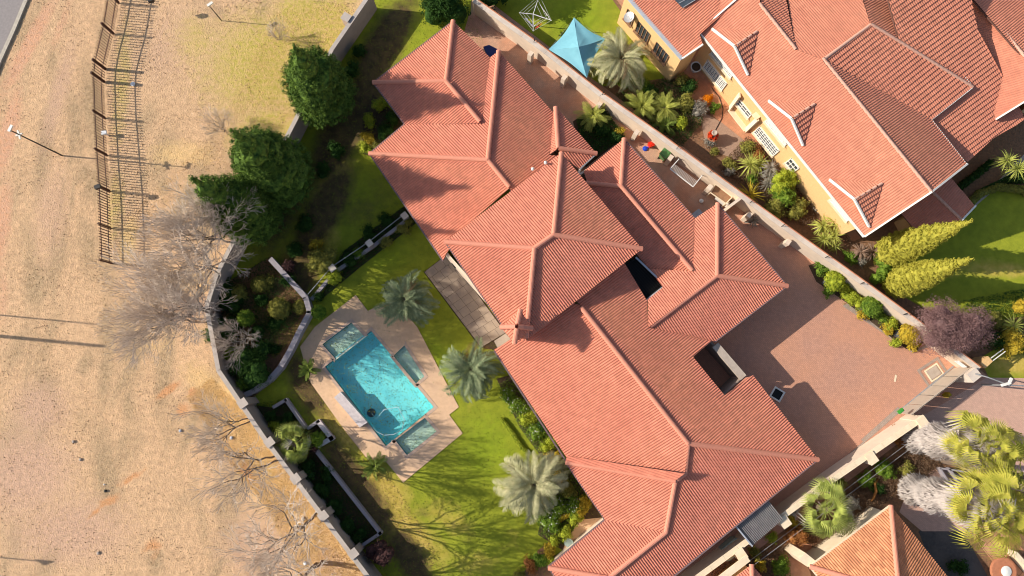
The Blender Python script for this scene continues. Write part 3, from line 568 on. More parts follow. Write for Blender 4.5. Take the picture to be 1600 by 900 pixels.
# lean-to carport between the house and the cream wall
cp = empty('lean_to', W((1190, 810)), 'corrugated lean-to roof squeezed between pink roof and cream wall', 'carport')
pl = plane3(((1148, 822), 2.75), ((1200, 781), 2.75), ((1222, 810), 2.45)); poly = [(1146, 818), (1196, 776), (1224, 811), (1175, 853)]
P = [hit(pl, p) for p in poly]; n = 90; Vt = []; F = []
for i in range(n + 1):
    for j in (0, 1): a = (P[0].lerp(P[1], i / n)) if j == 0 else (P[3].lerp(P[2], i / n)); Vt.append(a + Vector((0, 0, .03 * math.sin(i * math.pi / 2))))
F = [(2 * i, 2 * i + 2, 2 * i + 3, 2 * i + 1) for i in range(n)]; link('corrugated_sheet', quads('corrugated_sheet', Vt, F, 'corrugated'), cp)
m = MB(); m.bar(P[0] + Vector((0, 0, .05)), P[3] + Vector((0, 0, .05)), .1, .16); m.build('edge_beam', 'bluewhite', cp)
for p in (P[3], P[2]): m = MB(); m.bar((p.x - .1, p.y + .1, 0), (p.x - .1, p.y + .1, p.z - .05), .08); m.build('post', 'galvanised', cp)

# ------------------------------------------------------------------ ground, paving, lawns
deck_px = [(556, 461), (575, 486), (592, 477), (640, 497), (652, 511), (717, 636), (702, 648), (723, 677), (630, 754), (604, 722), (575, 718), (540, 674), (485, 597), (469, 542), (492, 511)]
main_px = [(580, 517), (678, 636), (603, 697), (508, 573)]
spa_px = [(549, 504), (569, 525), (524, 560), (504, 538)]
step_px = [(632, 540), (663, 588), (650, 599), (615, 556)]
ledge_px = [(664, 653), (682, 674), (636, 711), (618, 688)]
gx = np.concatenate([[-600, -250, -120, -70], np.arange(-50, -6, .4), np.arange(-6, 44, 1.5), [60, 90, 160, 300, 600]]); gy = np.concatenate([[-600, -250, -120, -60, -35], np.arange(-22, 38, .4), [45, 60, 90, 160, 300, 600]])
X, Y = np.meshgrid(gx, gy); Pg = np.stack([X.ravel(), Y.ravel(), np.zeros(X.size)], 1); ny_, nx_ = X.shape; ix = np.arange(X.size).reshape(ny_, nx_)
Fg = np.stack([ix[:-1, :-1], ix[:-1, 1:], ix[1:, 1:], ix[1:, :-1]], -1).reshape(-1, 4)
plot_px = [(600, -60), (576, -10), (452, 205), (336, 430), (322, 480), (341, 580), (412, 686), (575, 903), (640, 980), (900, 980), (1000, 600), (900, 300), (735, 25), (740, -60)]
keep = ~inpoly(Pg[Fg].mean(1)[:, :2], offset(G(*deck_px), .3)); Fg = Fg[keep]
Pg[:, 2] = [0.05 * noise.noise(Vector((p[0] * .25, p[1] * .25, 0))) * max(0., min(1., (-14 - p[0]) / 6)) - .03 for p in Pg]
veld_paint = {
 'mott': [(rnd.uniform(-60, 560), rnd.uniform(0, 900), rnd.uniform(20, 110), rnd.uniform(8, 26), rnd.uniform(75, 120), rnd.uniform(.4, .9)) for _ in range(130)] + [(92, 330, 300, 5, 96, .75), (108, 330, 300, 5, 96, .7), (40, 600, 200, 6, 86, .6), (58, 600, 200, 6, 86, .55)],
 'red': [(45, 70, 110, 15, 113, 1), (12, 210, 90, 17, 98, 1), (2, 350, 90, 18, 92, .9), (5, 460, 60, 10, 85, .6), (95, 40, 60, 10, 105, .6)],
 'green': [(430, 100, 150, 120, 0, .85), (500, 60, 60, 110, 20, 1.0), (300, 60, 60, 60, 0, .55), (420, 200, 70, 50, 0, .8), (470, 20, 60, 50, 0, .9), (440, 170, 60, 60, 0, .6), (345, 150, 60, 40, 0, .4), (395, 220, 60, 40, 0, .6), (410, 720, 60, 20, 60, .7), (190, 130, 20, 150, 0, .5), (180, 320, 20, 80, 0, .5)],
 'yellow': [(395, 690, 90, 48, 60, .75), (460, 800, 140, 56, 53, .75), (530, 870, 70, 40, 50, .7), (320, 600, 60, 30, 40, .6), (200, 375, 16, 45, 5, .9), (285, 240, 70, 30, 0, .6), (300, 440, 50, 30, 0, .6), (235, 540, 40, 14, 0, .5), (360, 640, 60, 30, 50, 1), (420, 230, 50, 50, 0, .5)],
 'pink': [(40, 740, 90, 90, 0, .8), (110, 830, 120, 70, 0, .7), (60, 640, 60, 60, 0, .7), (260, 70, 50, 100, 10, .5), (90, 150, 20, 140, 10, .6), (400, 850, 80, 70, 0, .6), (300, 480, 90, 40, 0, .5), (80, 330, 40, 120, 0, .5), (520, 880, 40, 30, 45, .6)],
 'rust': [(262, 610, 26, 7, -35, 1.1), (300, 612, 8, 8, 0, 1), (205, 747, 26, 4, -32, 1.2), (170, 783, 18, 7, -20, 1.1), (150, 800, 20, 4, -40, .9), (240, 852, 14, 9, 20, 1), (225, 858, 8, 5, 0, .9), (385, 738, 8, 20, -30, 1.1), (285, 640, 14, 12, 0, .8), (240, 870, 8, 14, 0, .5)]}
me = quads('ground', Pg, Fg, 'veld'); paint(me, Pg, veld_paint); tag(link('ground', me), kind='structure')
lawn_paint = {
 'dry': [(530, 660, 26, 60, -35, 1), (600, 770, 40, 60, -40, .9), (640, 830, 90, 30, 40, .8), (560, 170, 30, 90, 25, .45), (520, 280, 30, 70, 25, .7), (500, 340, 20, 50, 20, .8), (700, 810, 60, 30, 30, .5), (450, 460, 30, 20, 0, 1), (470, 520, 30, 20, 0, 1), (440, 545, 30, 20, 0, .9), (740, 880, 60, 20, 0, .5), (690, 790, 40, 20, 0, .4), (510, 370, 30, 30, 0, .6), (600, 640, 20, 10, 0, 0), (620, 60, 30, 50, 30, .3)],
 'bare': [(545, 190, 40, 140, 27, 1.2), (505, 330, 34, 100, 27, 1.1), (600, 70, 36, 110, 27, 1.1), (560, 330, 60, 40, 0, .45), (480, 600, 30, 70, -30, 1), (560, 760, 26, 110, -37, 1.1), (640, 870, 24, 60, -35, 1.1), (450, 330, 30, 120, 28, .7), (500, 240, 20, 60, 25, .5), (470, 420, 40, 60, 0, 1), (600, 300, 40, 50, 0, .35), (620, 720, 30, 8, 40, .4), (660, 800, 20, 10, 0, .5), (530, 330, 16, 30, 0, .4), (600, 60, 16, 120, 28, .3)],  # thin, littered lawn; also paints extra shade along the wall and conifers
 'lush': [(760, 700, 60, 70, 0, .7), (690, 570, 30, 60, -30, .7), (660, 60, 40, 60, 20, .4), (600, 400, 60, 30, 0, .6)]}
lawn_paint['dry'] += [(rnd.uniform(540, 860), rnd.uniform(380, 900), rnd.uniform(8, 30), rnd.uniform(6, 18), rnd.uniform(0, 180), rnd.uniform(.15, .45)) for _ in range(45)]
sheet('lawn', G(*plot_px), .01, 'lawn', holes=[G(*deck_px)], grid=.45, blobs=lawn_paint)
sheet('road', G((150, -260), (52, -22), (39, 12), (22, 55), (0, 100), (-130, 400), (-250, 700), (-560, 600), (-330, 0), (-150, -350)), .02, 'asphalt')
rd = bpy.data.objects['road']; kl = [W(p, .12) for p in ((150, -262), (56, -36), (39, 2), (20, 48), (0, 92), (-30, 165), (-130, 395))]
for a, b in zip(kl[:-1], kl[1:]):
    n = max(1, round((b - a).length / 1.0))
    for i in range(n):
        m = MB(); p, q = a.lerp(b, i / n), a.lerp(b, (i + .985) / n); m.bar(p - Vector((0, 0, .08)), q - Vector((0, 0, .08)), .30, .16); m.build('kerb_stone', 'kerb', rd)
sheet('driveway', G((733, 22), (768, 5), (1545, 590), (1440, 665), (1090, 930), (1050, 985), (950, 900), (1000, 600), (1100, 480), (1020, 300), (820, 300), (760, 120), (737, 80), (722, 62)), .02, 'paver')
sheet('yard', G((733, 22), (768, 5), (1170, 312), (1100, 400), (1020, 300), (820, 300), (760, 120), (737, 80), (722, 62)), .026, 'paver_yard')
for i, q in enumerate([[(1316, 478), (1324, 474), (1432, 545), (1426, 552)], [(1427, 551), (1433, 546), (1451, 536), (1455, 541)], [(1451, 540), (1456, 534), (1503, 571), (1497, 575)], [(1345, 687), (1350, 692), (1410, 640), (1402, 636)], [(1348, 690), (1355, 695), (1250, 790), (1240, 785)]]):
    sheet('paving_band', G(*q), .030 + .004 * i, 'paver_grey')
def frame(name, c, hx, hy, wd, ang, z, material, dz=.01):
    rot = Matrix.Rotation(ang, 2); c = Vector(c[:2])
    o = [c + rot @ Vector(s) for s in ((-hx, -hy), (hx, -hy), (hx, hy), (-hx, hy))]; i = [c + rot @ Vector(s) for s in ((-hx + wd, -hy + wd), (hx - wd, -hy + wd), (hx - wd, hy - wd), (-hx + wd, hy - wd))]
    return sheet(name, [tuple(v) for v in o], z, material, holes=[[tuple(v) for v in i]])
GA = math.atan2(-(640 - 572), 1410 - 1515); GA = math.atan2(W((1515, 572)).y - W((1410, 640)).y, W((1515, 572)).x - W((1410, 640)).x)
frame('paving_band', W((1458, 582)), 1.0, .82, .2, GA, .05, 'paver_grey'); frame('manhole_surround', W((1459, 582)), .62, .52, .12, GA, .054, 'cream')
dr = empty('drain_cover', W((1459, 582)), 'grey square manhole cover with cream surround near the sliding gate', 'manhole cover')
m = MB(); c = W((1459, 582), .06); m.box((c.x, c.y, .055), (.95, .75, .05), GA); m.build('drain_lid', 'concrete', dr)
sk = empty('drain_grate', W((1214, 616)), 'white framed square black drain in the shaded driveway', 'drain')
m = MB(); c = W((1214, 616)); rr = Matrix.Rotation(R(-32), 3, 'Z')
for s in ((-.4, 0, .12, .92), (.4, 0, .12, .92), (0, .4, .68, .12), (0, -.4, .68, .12)): q = c + rr @ Vector((s[0], s[1], .06)); m.box(q, (s[2], s[3], .1), R(-32))
m.build('grate_frame', 'white_paint', sk); m = MB(); m.box(c + Vector((0, 0, .035)), (.7, .7, .02), R(-32)); m.build('grate_hole', 'black_hole', sk)
# neighbours' ground
sheet('neighbour_soil', G((742, -60), (1700, -60), (1700, 592), (1545, 588), (768, 4)), .012, 'soil')
sheet('neighbour_lawn', G((745, -60), (770, 6), (890, 98), (942, 135), (1043, 122), (950, -10), (930, -60)), .02, 'lawn', grid=.6, blobs={'dry': [(930, 60, 40, 40, 0, .3)], 'bare': [], 'lush': [(900, 30, 60, 60, 0, .8)]})
sheet('neighbour_path', G((925, -60), (1043, 122), (1075, 150), (1125, 190), (1150, 225), (1190, 235), (1230, 290), (1270, 320), (1300, 392), (1345, 372), (1000, -60)), .028, 'paver_red')
sheet('neighbour_terrace', G((1092, 172), (1128, 192), (1168, 224), (1150, 250), (1125, 240), (1100, 215)), .034, 'gravel')
sheet('side_lawn', G((1388, 402), (1440, 360), (1530, 305), (1575, 288), (1700, 300), (1700, 480), (1560, 500), (1440, 480), (1376, 442)), .02, 'lawn', grid=.6, blobs={'dry': [(1560, 420, 90, 16, 5, .7), (1480, 425, 60, 14, 0, .5)], 'bare': [], 'lush': []})
sheet('side_path', G((1500, 343), (1640, 200), (1700, 200), (1700, 262), (1590, 265)), .03, 'concrete')
sheet('verge_lawn', G((1530, 560), (1580, 530), (1700, 520), (1700, 592), (1545, 590)), .026, 'lawn', grid=.8, blobs={'dry': [(1590, 570, 60, 30, 0, .8)], 'bare': [], 'lush': []})
sheet('street_paving', G((1424, 660), (1545, 588), (1700, 592), (1700, 790), (1560, 760), (1480, 720), (1450, 700)), .022, 'paver_street')
sheet('lower_soil', G((1424, 668), (1450, 698), (1480, 720), (1560, 760), (1700, 790), (1700, 1000), (1060, 1000), (1095, 925)), .014, 'soil')
sheet('lower_driveway', G((1420, 760), (1465, 730), (1510, 745), (1560, 790), (1520, 830), (1440, 830), (1405, 800)), .024, 'paver_street')
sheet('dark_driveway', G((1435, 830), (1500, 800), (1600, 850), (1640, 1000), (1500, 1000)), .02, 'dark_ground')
sheet('lower_path', G((1222, 868), (1270, 828), (1300, 850), (1262, 885), (1290, 960), (1240, 960)), .03, 'paver_red')
# stone slabs set in the court at the bottom right
cs = sheet('slab_court', G((1505, 830), (1545, 800), (1660, 900), (1620, 990), (1570, 950)), .028, 'soil')
def slabs(parent, quad, nx, ny, z, material, gap=.03, th=.03, jit=.2, name='paving_slab'):
    a, b, c, d = [W(p, 0) for p in quad]; uoff = 0
    for j in range(ny):
        uoff = rnd.random() * .6
        for i in range(-1, nx + 1):
            u0, u1 = max(0, (i + uoff) / nx), min(1, (i + 1 + uoff) / nx)
            if u1 - u0 < .02: continue
            v0, v1 = j / ny, (j + 1) / ny
            P = [a.lerp(b, u).lerp(d.lerp(c, u), v) for u, v in ((u0, v0), (u1, v0), (u1, v1), (u0, v1))]
            P = offset([xy(p) for p in P], gap / 2); m = MB(); m.prism(P, z - .02, z + th + rnd.uniform(-.004, .004)); o = m.build(name, material, parent)
slabs(cs, ((1512, 828), (1545, 803), (1625, 885), (1590, 930)), 6, 7, .03, 'paver_red', .05)
pt = sheet('patio', G((662, 425), (688, 405), (700, 396), (800, 530), (772, 547), (750, 543)), .03, 'darksoil')
slabs(pt, ((663, 425), (700, 397), (790, 520), (752, 543)), 3, 11, .035, 'slate', .02); bpy.context.view_layer.update()
m = MB(); m.prism([xy(W(p, 0)) for p in ((772, 533), (790, 521), (800, 532), (778, 545))], .05, .16); m.build('step_slab', 'concrete', pt)
for q, mt in (([(330, 455), (425, 400), (480, 465), (485, 490), (468, 520), (440, 578), (400, 618), (383, 630), (342, 582), (322, 500)], 'soil'),
              ([(388, 632), (428, 637), (446, 623), (479, 670), (497, 656), (521, 686), (496, 701), (596, 834), (562, 856), (480, 768), (402, 664)], 'darksoil'),
              ([(776, 592), (800, 585), (890, 718), (940, 808), (880, 860), (840, 835), (848, 800), (870, 760), (852, 722), (812, 668)], 'darksoil'),
              ([(840, 860), (858, 846), (905, 950), (800, 960), (815, 900)], 'soil'),
              ([(583, 148), (636, 192), (580, 244), (566, 240), (567, 182)], 'darksoil'), ([(520, 425), (538, 392), (632, 322), (655, 345), (560, 420), (500, 470)], 'darksoil'),
              ([(895, 190), (940, 160), (975, 215), (915, 262)], 'darksoil'),
              ([(1263, 415), (1282, 408), (1446, 528), (1432, 549), (1415, 545), (1325, 475), (1275, 440)], 'darksoil')): sheet('flower_bed', G(*q), .034, mt)
# bare edge cut between lawn and bed
# ------------------------------------------------------------------ pool
pool = empty('swimming_pool', W((590, 605)), 'turquoise swimming pool with shallow shelves sunk in a pale stone deck', 'swimming pool'); pinv = Matrix.Translation(-pool.location)
def padd(o): o.parent = pool; o.matrix_parent_inverse = pinv; return o
allp = [G(*q) for q in (main_px, spa_px, step_px, ledge_px)]
dk = sheet('pool_deck', G(*deck_px), .05, 'deck_paving', holes=[offset(a, -.02) for a in allp])
for i, (q, dep, mt) in enumerate(((allp[0], .85, 'pool_paint'), (allp[1], .26, 'shallow_paint'), (allp[2], .26, 'shallow_paint'), (allp[3], .26, 'shallow_paint'))):
    n = len(q); m = MB(); o_ = offset(q, -.12)
    for a in range(n):
        b = (a + 1) % n
        if i and a == {1: 1, 2: 3, 3: 3}[i]: pass
        m.prism([q[a], q[b], o_[b], o_[a]], -dep, .03 if not (i == 0) else -.0)
    m.prism(offset(q, -.1), -dep - .1, -dep); padd(m.build('pool_basin' if i == 0 else 'shallow_shelf', mt))
    m = MB()
    for a in range(n):
        b = (a + 1) % n; c_ = offset(q, .012); m.prism([q[a], q[b], c_[b], c_[a]], -.34, .035)
    if i != 9: padd(m.build('tile_band', 'tile_band'))
    co_ = offset(q, -.24)
    m = MB()
    for a in range(n):
        b = (a + 1) % n
        if i and a == {1: 1, 2: 3, 3: 3}[i]: continue
        A1, B1, C1, D1 = [Vector(x) for x in (q[a], q[b], co_[b], co_[a])]; k = max(1, round((B1 - A1).length / .45))
        for s in range(k):
            P = [A1.lerp(B1, s / k), A1.lerp(B1, (s + .97) / k), D1.lerp(C1, (s + .97) / k), D1.lerp(C1, s / k)]
            if i == 0 and any(inpoly(np.array([[*((P[0] + P[2]) / 2)]]), offset(z_, -.12))[0] for z_ in allp[1:]): continue
            m.prism([tuple(p) for p in P], .02, .068)
    padd(m.build('coping_stones', 'pool_coping'))['kind'] = 'stuff'
# deepening of the floor towards the lower left: a sloping step inside the basin
wm = bpy.data.materials.new('water'); wm.use_nodes = True; n = wm.node_tree.nodes; l = wm.node_tree.links; n.remove(n['Principled BSDF'])
tr = n.new('ShaderNodeBsdfTransparent'); tr.inputs[0].default_value = (.76, .97, .985, 1); gl = n.new('ShaderNodeBsdfGlossy'); gl.inputs['Roughness'].default_value = .03
mx = n.new('ShaderNodeMixShader'); mx.inputs[0].default_value = .06; l.new(tr.outputs[0], mx.inputs[1]); l.new(gl.outputs[0], mx.inputs[2]); l.new(mx.outputs[0], n['Material Output'].inputs[0])
nz = n.new('ShaderNodeTexNoise'); nz.inputs['Scale'].default_value = 2.5; tc = n.new('ShaderNodeTexCoord'); l.new(tc.outputs['Object'], nz.inputs['Vector']); bp = n.new('ShaderNodeBump'); bp.inputs['Distance'].default_value = .02; l.new(nz.outputs['Fac'], bp.inputs['Height']); l.new(bp.outputs[0], gl.inputs['Normal'])
MATS['water'] = wm
wm2 = wm.copy(); wm2.node_tree.nodes['Transparent BSDF'].inputs[0].default_value = (.86, .97, .95, 1); MATS['water_shallow'] = wm2
for i, q in enumerate(allp):
    padd(sheet('pool_water', q, -.10 - .004 * i, 'water' if i == 0 else 'water_shallow', kind=None))
# marble waterfall block, pool cleaner and its hose, leaves
m = MB(); m.prism([xy(W(p, .5)) for p in ((522, 621), (532, 612), (574, 660), (562, 668))], .055, .5); tag(m.build('waterfall_block', 'marble', origin=None), 'pale marble block along the left edge of the pool', 'bench')
c = W((580, 645), -.7); m = MB(); m.lathe((c.x, c.y, -.85), [(.3, 0), (.34, .08), (.2, .22), (.08, .3)], 14); pc = m.build('pool_cleaner', 'dark_metal'); tag(pc, 'dark round pool cleaner resting on the pool floor', 'pool cleaner')
hp = [W(p, z) for p, z in (((580, 645), -.6), ((588, 655), -.3), ((600, 640), -.08), ((622, 636), -.06), ((632, 655), -.06), ((628, 672), -.05), ((615, 679), -.03), ((600, 680), -.03), ((588, 674), .0), ((583, 668), .08))]
m = MB(); m.tube([hp[0].lerp(hp[0], 0)] + [p for p in hp[1:]], .022, 6); tag(m.build('pool_hose', 'hose'), 'thin white hose curving over the pool water', 'hose')
def scatter(name, region, n, size, material, z0, z1=None, flat=1.0, label=None, parent=None, clusters=None, world=False):
    poly = region if world else G(*region); a = np.array([p[:2] for p in poly]); mn, mxx = a.min(0), a.max(0); out = []
    while sum(len(o) for o in out) < n:
        P = rg.uniform(mn, mxx, (n * 2, 2))
        if clusters: P = P[np.array([noise.noise(Vector((p[0] * clusters, p[1] * clusters, 3))) > -.02 + .3 * rg.random() for p in P])]
        out.append(P[inpoly(P, poly)])
    P = np.concatenate(out)[:n]; z = rg.uniform(z0, z1 if z1 is not None else z0 + .01, n); C = np.column_stack([P, z]); N = rg.normal(size=(n, 3)) * (1 - flat); N[:, 2] += 1
    s = rg.uniform(.6, 1.3, n) * size; Vt, F = leafarr(C, N, s, s * .6); o = link(name, quads(name, Vt, F, material), parent); o['kind'] = 'stuff'
    return o
scatter('floating_leaves', main_px, 170, .055, 'dead_leaf', -.09, -.088); scatter('sunken_leaves', main_px, 340, .075, 'dead_leaf', -.84, -.82, .9, clusters=1.2)
scatter('sunken_leaves', spa_px, 160, .06, 'dead_leaf', -.25, -.24, .9, clusters=1.5); scatter('sunken_leaves', ledge_px, 120, .05, 'dead_leaf', -.25, -.24, .9, clusters=1.5)

# ------------------------------------------------------------------ boundary walls
def wall_run(name, label, pts, h, th, side, body, cop, cw, seg=2.4, edging=None, piers=(), pier=(.5, .5, .2), z0=0., cat='wall', grp=None, coph=.07, cop_piece=1.2):
    """pts: photo pixels of the outer top edge; side=+1: the wall lies to the right of the walking direction"""
    P = [W(p, h) for p in pts]; c0 = sum(P, Vector()) / len(P); root = empty(name, (c0.x, c0.y, 0), label, cat, grp)
    for a, b in zip(P[:-1], P[1:]):
        d = (b - a); L = d.length; d.normalize(); nrm = Vector((d.y, -d.x, 0)) * side; k = max(1, round(L / seg))
        for i in range(k):
            p, q = a + d * (L * i / k), a + d * (L * (i + 1) / k - .004); off = nrm * (th / 2); m = MB()
            m.prism([xy(p), xy(q), xy(q + nrm * th), xy(p + nrm * th)], z0, h - coph); m.build('wall_panel', body, root)
        k = max(1, round(L / cop_piece)); ex = (cw - th) / 2
        for i in range(k):
            p, q = a + d * (L * i / k), a + d * (L * (i + 1) / k - .012); m = MB()
            m.prism([xy(p - nrm * ex), xy(q - nrm * ex), xy(q + nrm * (th + ex)), xy(p + nrm * (th + ex))], h - coph, h); m.build('coping', cop, root)
        if edging:
            m = MB(); m.bar(a - nrm * (ex - .02) + Vector((0, 0, .015)), b - nrm * (ex - .02) + Vector((0, 0, .015)), .07, .05); m.build('tile_edging', edging, root)
    for (p, hh) in piers:
        q = W(p, hh); j = min(range(len(P) - 1), key=lambda i: ((P[i] + P[i + 1]) / 2 - q).length); d = (P[j + 1] - P[j]).normalized(); ang = math.atan2(d.y, d.x)
        m = MB(); m.box((q.x, q.y, hh / 2), (pier[0], pier[1], hh), ang); o = m.build('pier', body, root)
        m = MB(); m.box((q.x, q.y, hh + .03), (pier[0] + .08, pier[1] + .08, .06), ang); m.build('pier_cap', cop, o)
    return root, P
mw, MP = wall_run('boundary_wall', 'long beige wall with terracotta edging between the pink house and the brick house', [(742, -2), (838, 66), (941, 146), (1032, 210), (1195, 329), (1357, 445), (1465, 524), (1532, 575)], 2.1, .24, 1, 'plaster', 'coping', .42, edging='terracotta')
for p in ((829, 88), (881, 125), (935, 167), (993, 210), (1046, 249), (1107, 295), (1168, 338), (1228, 380)):
    g = W(p, 1.0); d = (MP[3] - MP[2]).normalized(); m = MB(); m.box((g.x, g.y, .75), (.34, .42, 1.5), math.atan2(d.y, d.x)); m.build('buttress', 'plaster', mw)
brk = None
for i, p in enumerate(((835, 65), (942, 147), (1058, 232), (1173, 316), (1110, 268), (1222, 353), (1290, 402), (1345, 443), (1412, 491))):
    q = W(p, 2.1); m = MB(); m.bar(q + Vector((-.05, -.05, 0)), q + Vector((.05, .05, .55)), .035)
    for k in (.15, .3, .45): m.box(q + Vector((0, 0, k)), (.14, .04, .03), R(50))
    m.build('wire_bracket', 'dark_metal', mw)
lw, _ = wall_run('boundary_wall', 'cream topped wall along the lower side of the red driveway', [(1446, 654), (1360, 713), (1295, 758), (1225, 809), (1155, 859), (1070, 921)], 2.1, .26, 1, 'plaster', 'cream', .40, piers=[((1442, 660), 2.25), ((1362, 716), 2.15), ((1298, 761), 2.15), ((1226, 815), 2.15), ((1158, 867), 2.15)], pier=(.62, .75, .2))
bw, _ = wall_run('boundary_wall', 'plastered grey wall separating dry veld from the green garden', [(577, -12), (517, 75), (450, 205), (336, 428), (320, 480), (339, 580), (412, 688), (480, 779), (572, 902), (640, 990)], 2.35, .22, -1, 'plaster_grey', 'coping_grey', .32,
    piers=[((541, 27), 2.42), ((379, 630), 2.42), ((421, 691), 2.42), ((462, 748), 2.42), ((505, 806), 2.42), ((552, 865), 2.42), ((431, 238), 2.42), ((594, 925), 2.42)], pier=(.55, .6, .2))
# low garden walls
wall_run('low_wall', 'low curved garden wall with wide coping left of the pool', [(424, 402), (480, 463), (487, 488), (470, 519), (456, 548), (440, 576), (422, 596), (400, 612), (372, 626)], .9, .30, 1, 'lowwall', 'lowwall', .40, cop_piece=2)
wall_run('planter_wall', 'angular low planter wall between the boundary wall and the lawn', [(425, 635), (447, 622), (479, 668), (498, 655)], .6, .2, 1, 'lowwall', 'lowwall', .24, cop_piece=1.5)
wall_run('planter_wall', 'short light planter wall corner around a green bush beside the lawn', [(498, 655), (522, 686), (497, 700)], .6, .28, 1, 'lowwall', 'marble', .36, cop_piece=1.5)
wall_run('planter_wall', 'long narrow planter wall running down to the purple bush', [(494, 702), (597, 834), (564, 856)], .6, .2, 1, 'lowwall', 'lowwall', .24, cop_piece=1.5)
gf = empty('garden_fence', W((575, 382)), 'low fence of a slab kerb, thin rail and three square pillars beside the lawn', 'fence')
line = [(482, 462), (519, 419), (577, 380), (632, 337)]
for a, b in zip(line[:-1], line[1:]):
    m = MB(); m.bar(W((a[0] + 5, a[1] + 6), .3), W((b[0] + 5, b[1] + 6), .3), .26, .3); m.build('kerb_wall', 'lowwall', gf); m = MB(); m.bar(W((a[0] - 1, a[1] - 2), 1.0), W((b[0] - 1, b[1] - 2), 1.0), .05, .05); m.build('rail', 'galvanised', gf)
for p in line[1:]:
    q = W(p, 1.2); m = MB(); m.box((q.x, q.y, .6), (.42, .42, 1.2), R(38)); o = m.build('pillar', 'lowwall', gf); m = MB(); m.box((q.x, q.y, 1.23), (.5, .5, .06), R(38)); m.build('pillar_cap', 'coping', o)
# short wall pieces in the back yard
sw = empty('yard_wall', W((1145, 330)), 'short plastered screen wall joining the long wall behind the pyramid corner', 'wall')
m = MB(); m.bar(W((1134, 327), 1.0), W((1154, 312), 1.0), .22, 2.0); m.build('wall_panel', 'plaster', sw)
# sliding gate
gt = empty('sliding_gate', W((1465, 610)), 'beige panelled sliding gate across the driveway entrance', 'gate')
a, b = W((1518, 574), 2.0), W((1424, 648), 2.0); a.z = b.z = 0; d = (b - a); L = d.length; d.normalize(); ga = math.atan2(d.y, d.x)
for i in range(5):
    p, q = a + d * (L * i / 5 + .06), a + d * (L * (i + 1) / 5 - .06); m = MB(); m.bar(p + Vector((0, 0, 1.0)), q + Vector((0, 0, 1.0)), .06, 1.9); m.build('gate_panel', 'gate_panel', gt)
m = MB(); m.bar(a + Vector((0, 0, 1.98)), b + Vector((0, 0, 1.98)), .09, .08); m.build('top_rail', 'concrete', gt)
m = MB(); m.bar(a + Vector((0, 0, .03)) + Vector((-.1, .1, 0)), b + Vector((0, 0, .03)), .12, .05); m.build('gate_track', 'galvanised', gt)
m = MB()
for i in range(44): m.box(a + d * (L * (i + .5) / 44) + Vector((0, 0, 2.07)), (.03, .03, .12), ga)
m.build('gate_spikes', 'dark_metal', gt)
gp = W((1523, 586), 2.5); m = MB(); m.box((gp.x, gp.y, 1.25), (.85, .75, 2.5), ga); o = m.build('gate_pier', 'coping'); tag(o, 'pale square gate pier at the upper end of the sliding gate', 'pier')
q = W((1501, 569), 1.7); m = MB(); m.box(q, (.75, .04, .5), R(-38)); tag(m.build('notice_board', 'white_plastic'), 'white blank board fixed to the wall beside the gate', 'board')
q = W((1406, 642), 2.1); m = MB(); m.box((q.x, q.y, 2.2), (.45, .25, .16), ga); m.box((q.x, q.y, 2.3), (.3, .16, .08), ga); tag(m.build('garden_tool', 'bright_green'), 'bright green object lying on the wall end by the gate', 'tool')
q = W((1483, 617), .6); m = MB(); m.box((q.x, q.y, .3), (.35, .25, .6), ga); m.box((q.x, q.y, .66), (.22, .2, .12), ga); tag(m.build('gate_motor', 'gold'), 'small orange gate motor box outside the sliding gate', 'motor')
pl_ = empty('camera_pole', W((1555, 602)), 'grey camera arm reaching over the street paving from the gate pier', 'pole')
m = MB(); m.tube([W((1524, 584), 2.6), W((1545, 590), 2.9), W((1577, 602), 3.0), W((1605, 603), 3.0)], .05, 6); m.tube([(W((1577, 602), 3).x, W((1577, 602), 3).y, 0), W((1577, 602), 3.1)], .06, 6); m.build('arm', 'galvanised', pl_)
m = MB(); q = W((1572, 600), 3.05); m.box(q, (.7, .18, .16), R(15)); m.box(q + Vector((.3, .25, .05)), (.4, .16, .14), R(60)); m.build('camera_housing', 'white_paint', pl_)
cb = empty('brick_post', W((1540, 568)), 'tan brick gatepost with white bars under the golden bush', 'post'); q = W((1542, 566), 1.6); m = MB(); m.box((q.x, q.y, .8), (.5, .8, 1.6), R(-50)); m.build('post_body', 'facebrick', cb)
m = MB(); m.bar(W((1545, 562), 1.5), W((1568, 545), 1.5), .06); m.bar(W((1548, 566), 1.5), W((1571, 549), 1.5), .06); m.build('post_bars', 'white_paint', cb)
# paving gate of the lower neighbour
lg = empty('low_railing', W((1485, 755)), 'dark low railing between paved strips beside the shaggy palms', 'railing')
for a_, b_ in (((1466, 731), (1492, 772)), ((1480, 731), (1502, 760)), ((1466, 731), (1515, 738))):
    m = MB(); m.bar(W(a_, .5), W(b_, .5), .12, .5); m.build('rail_panel', 'lowwall', lg)

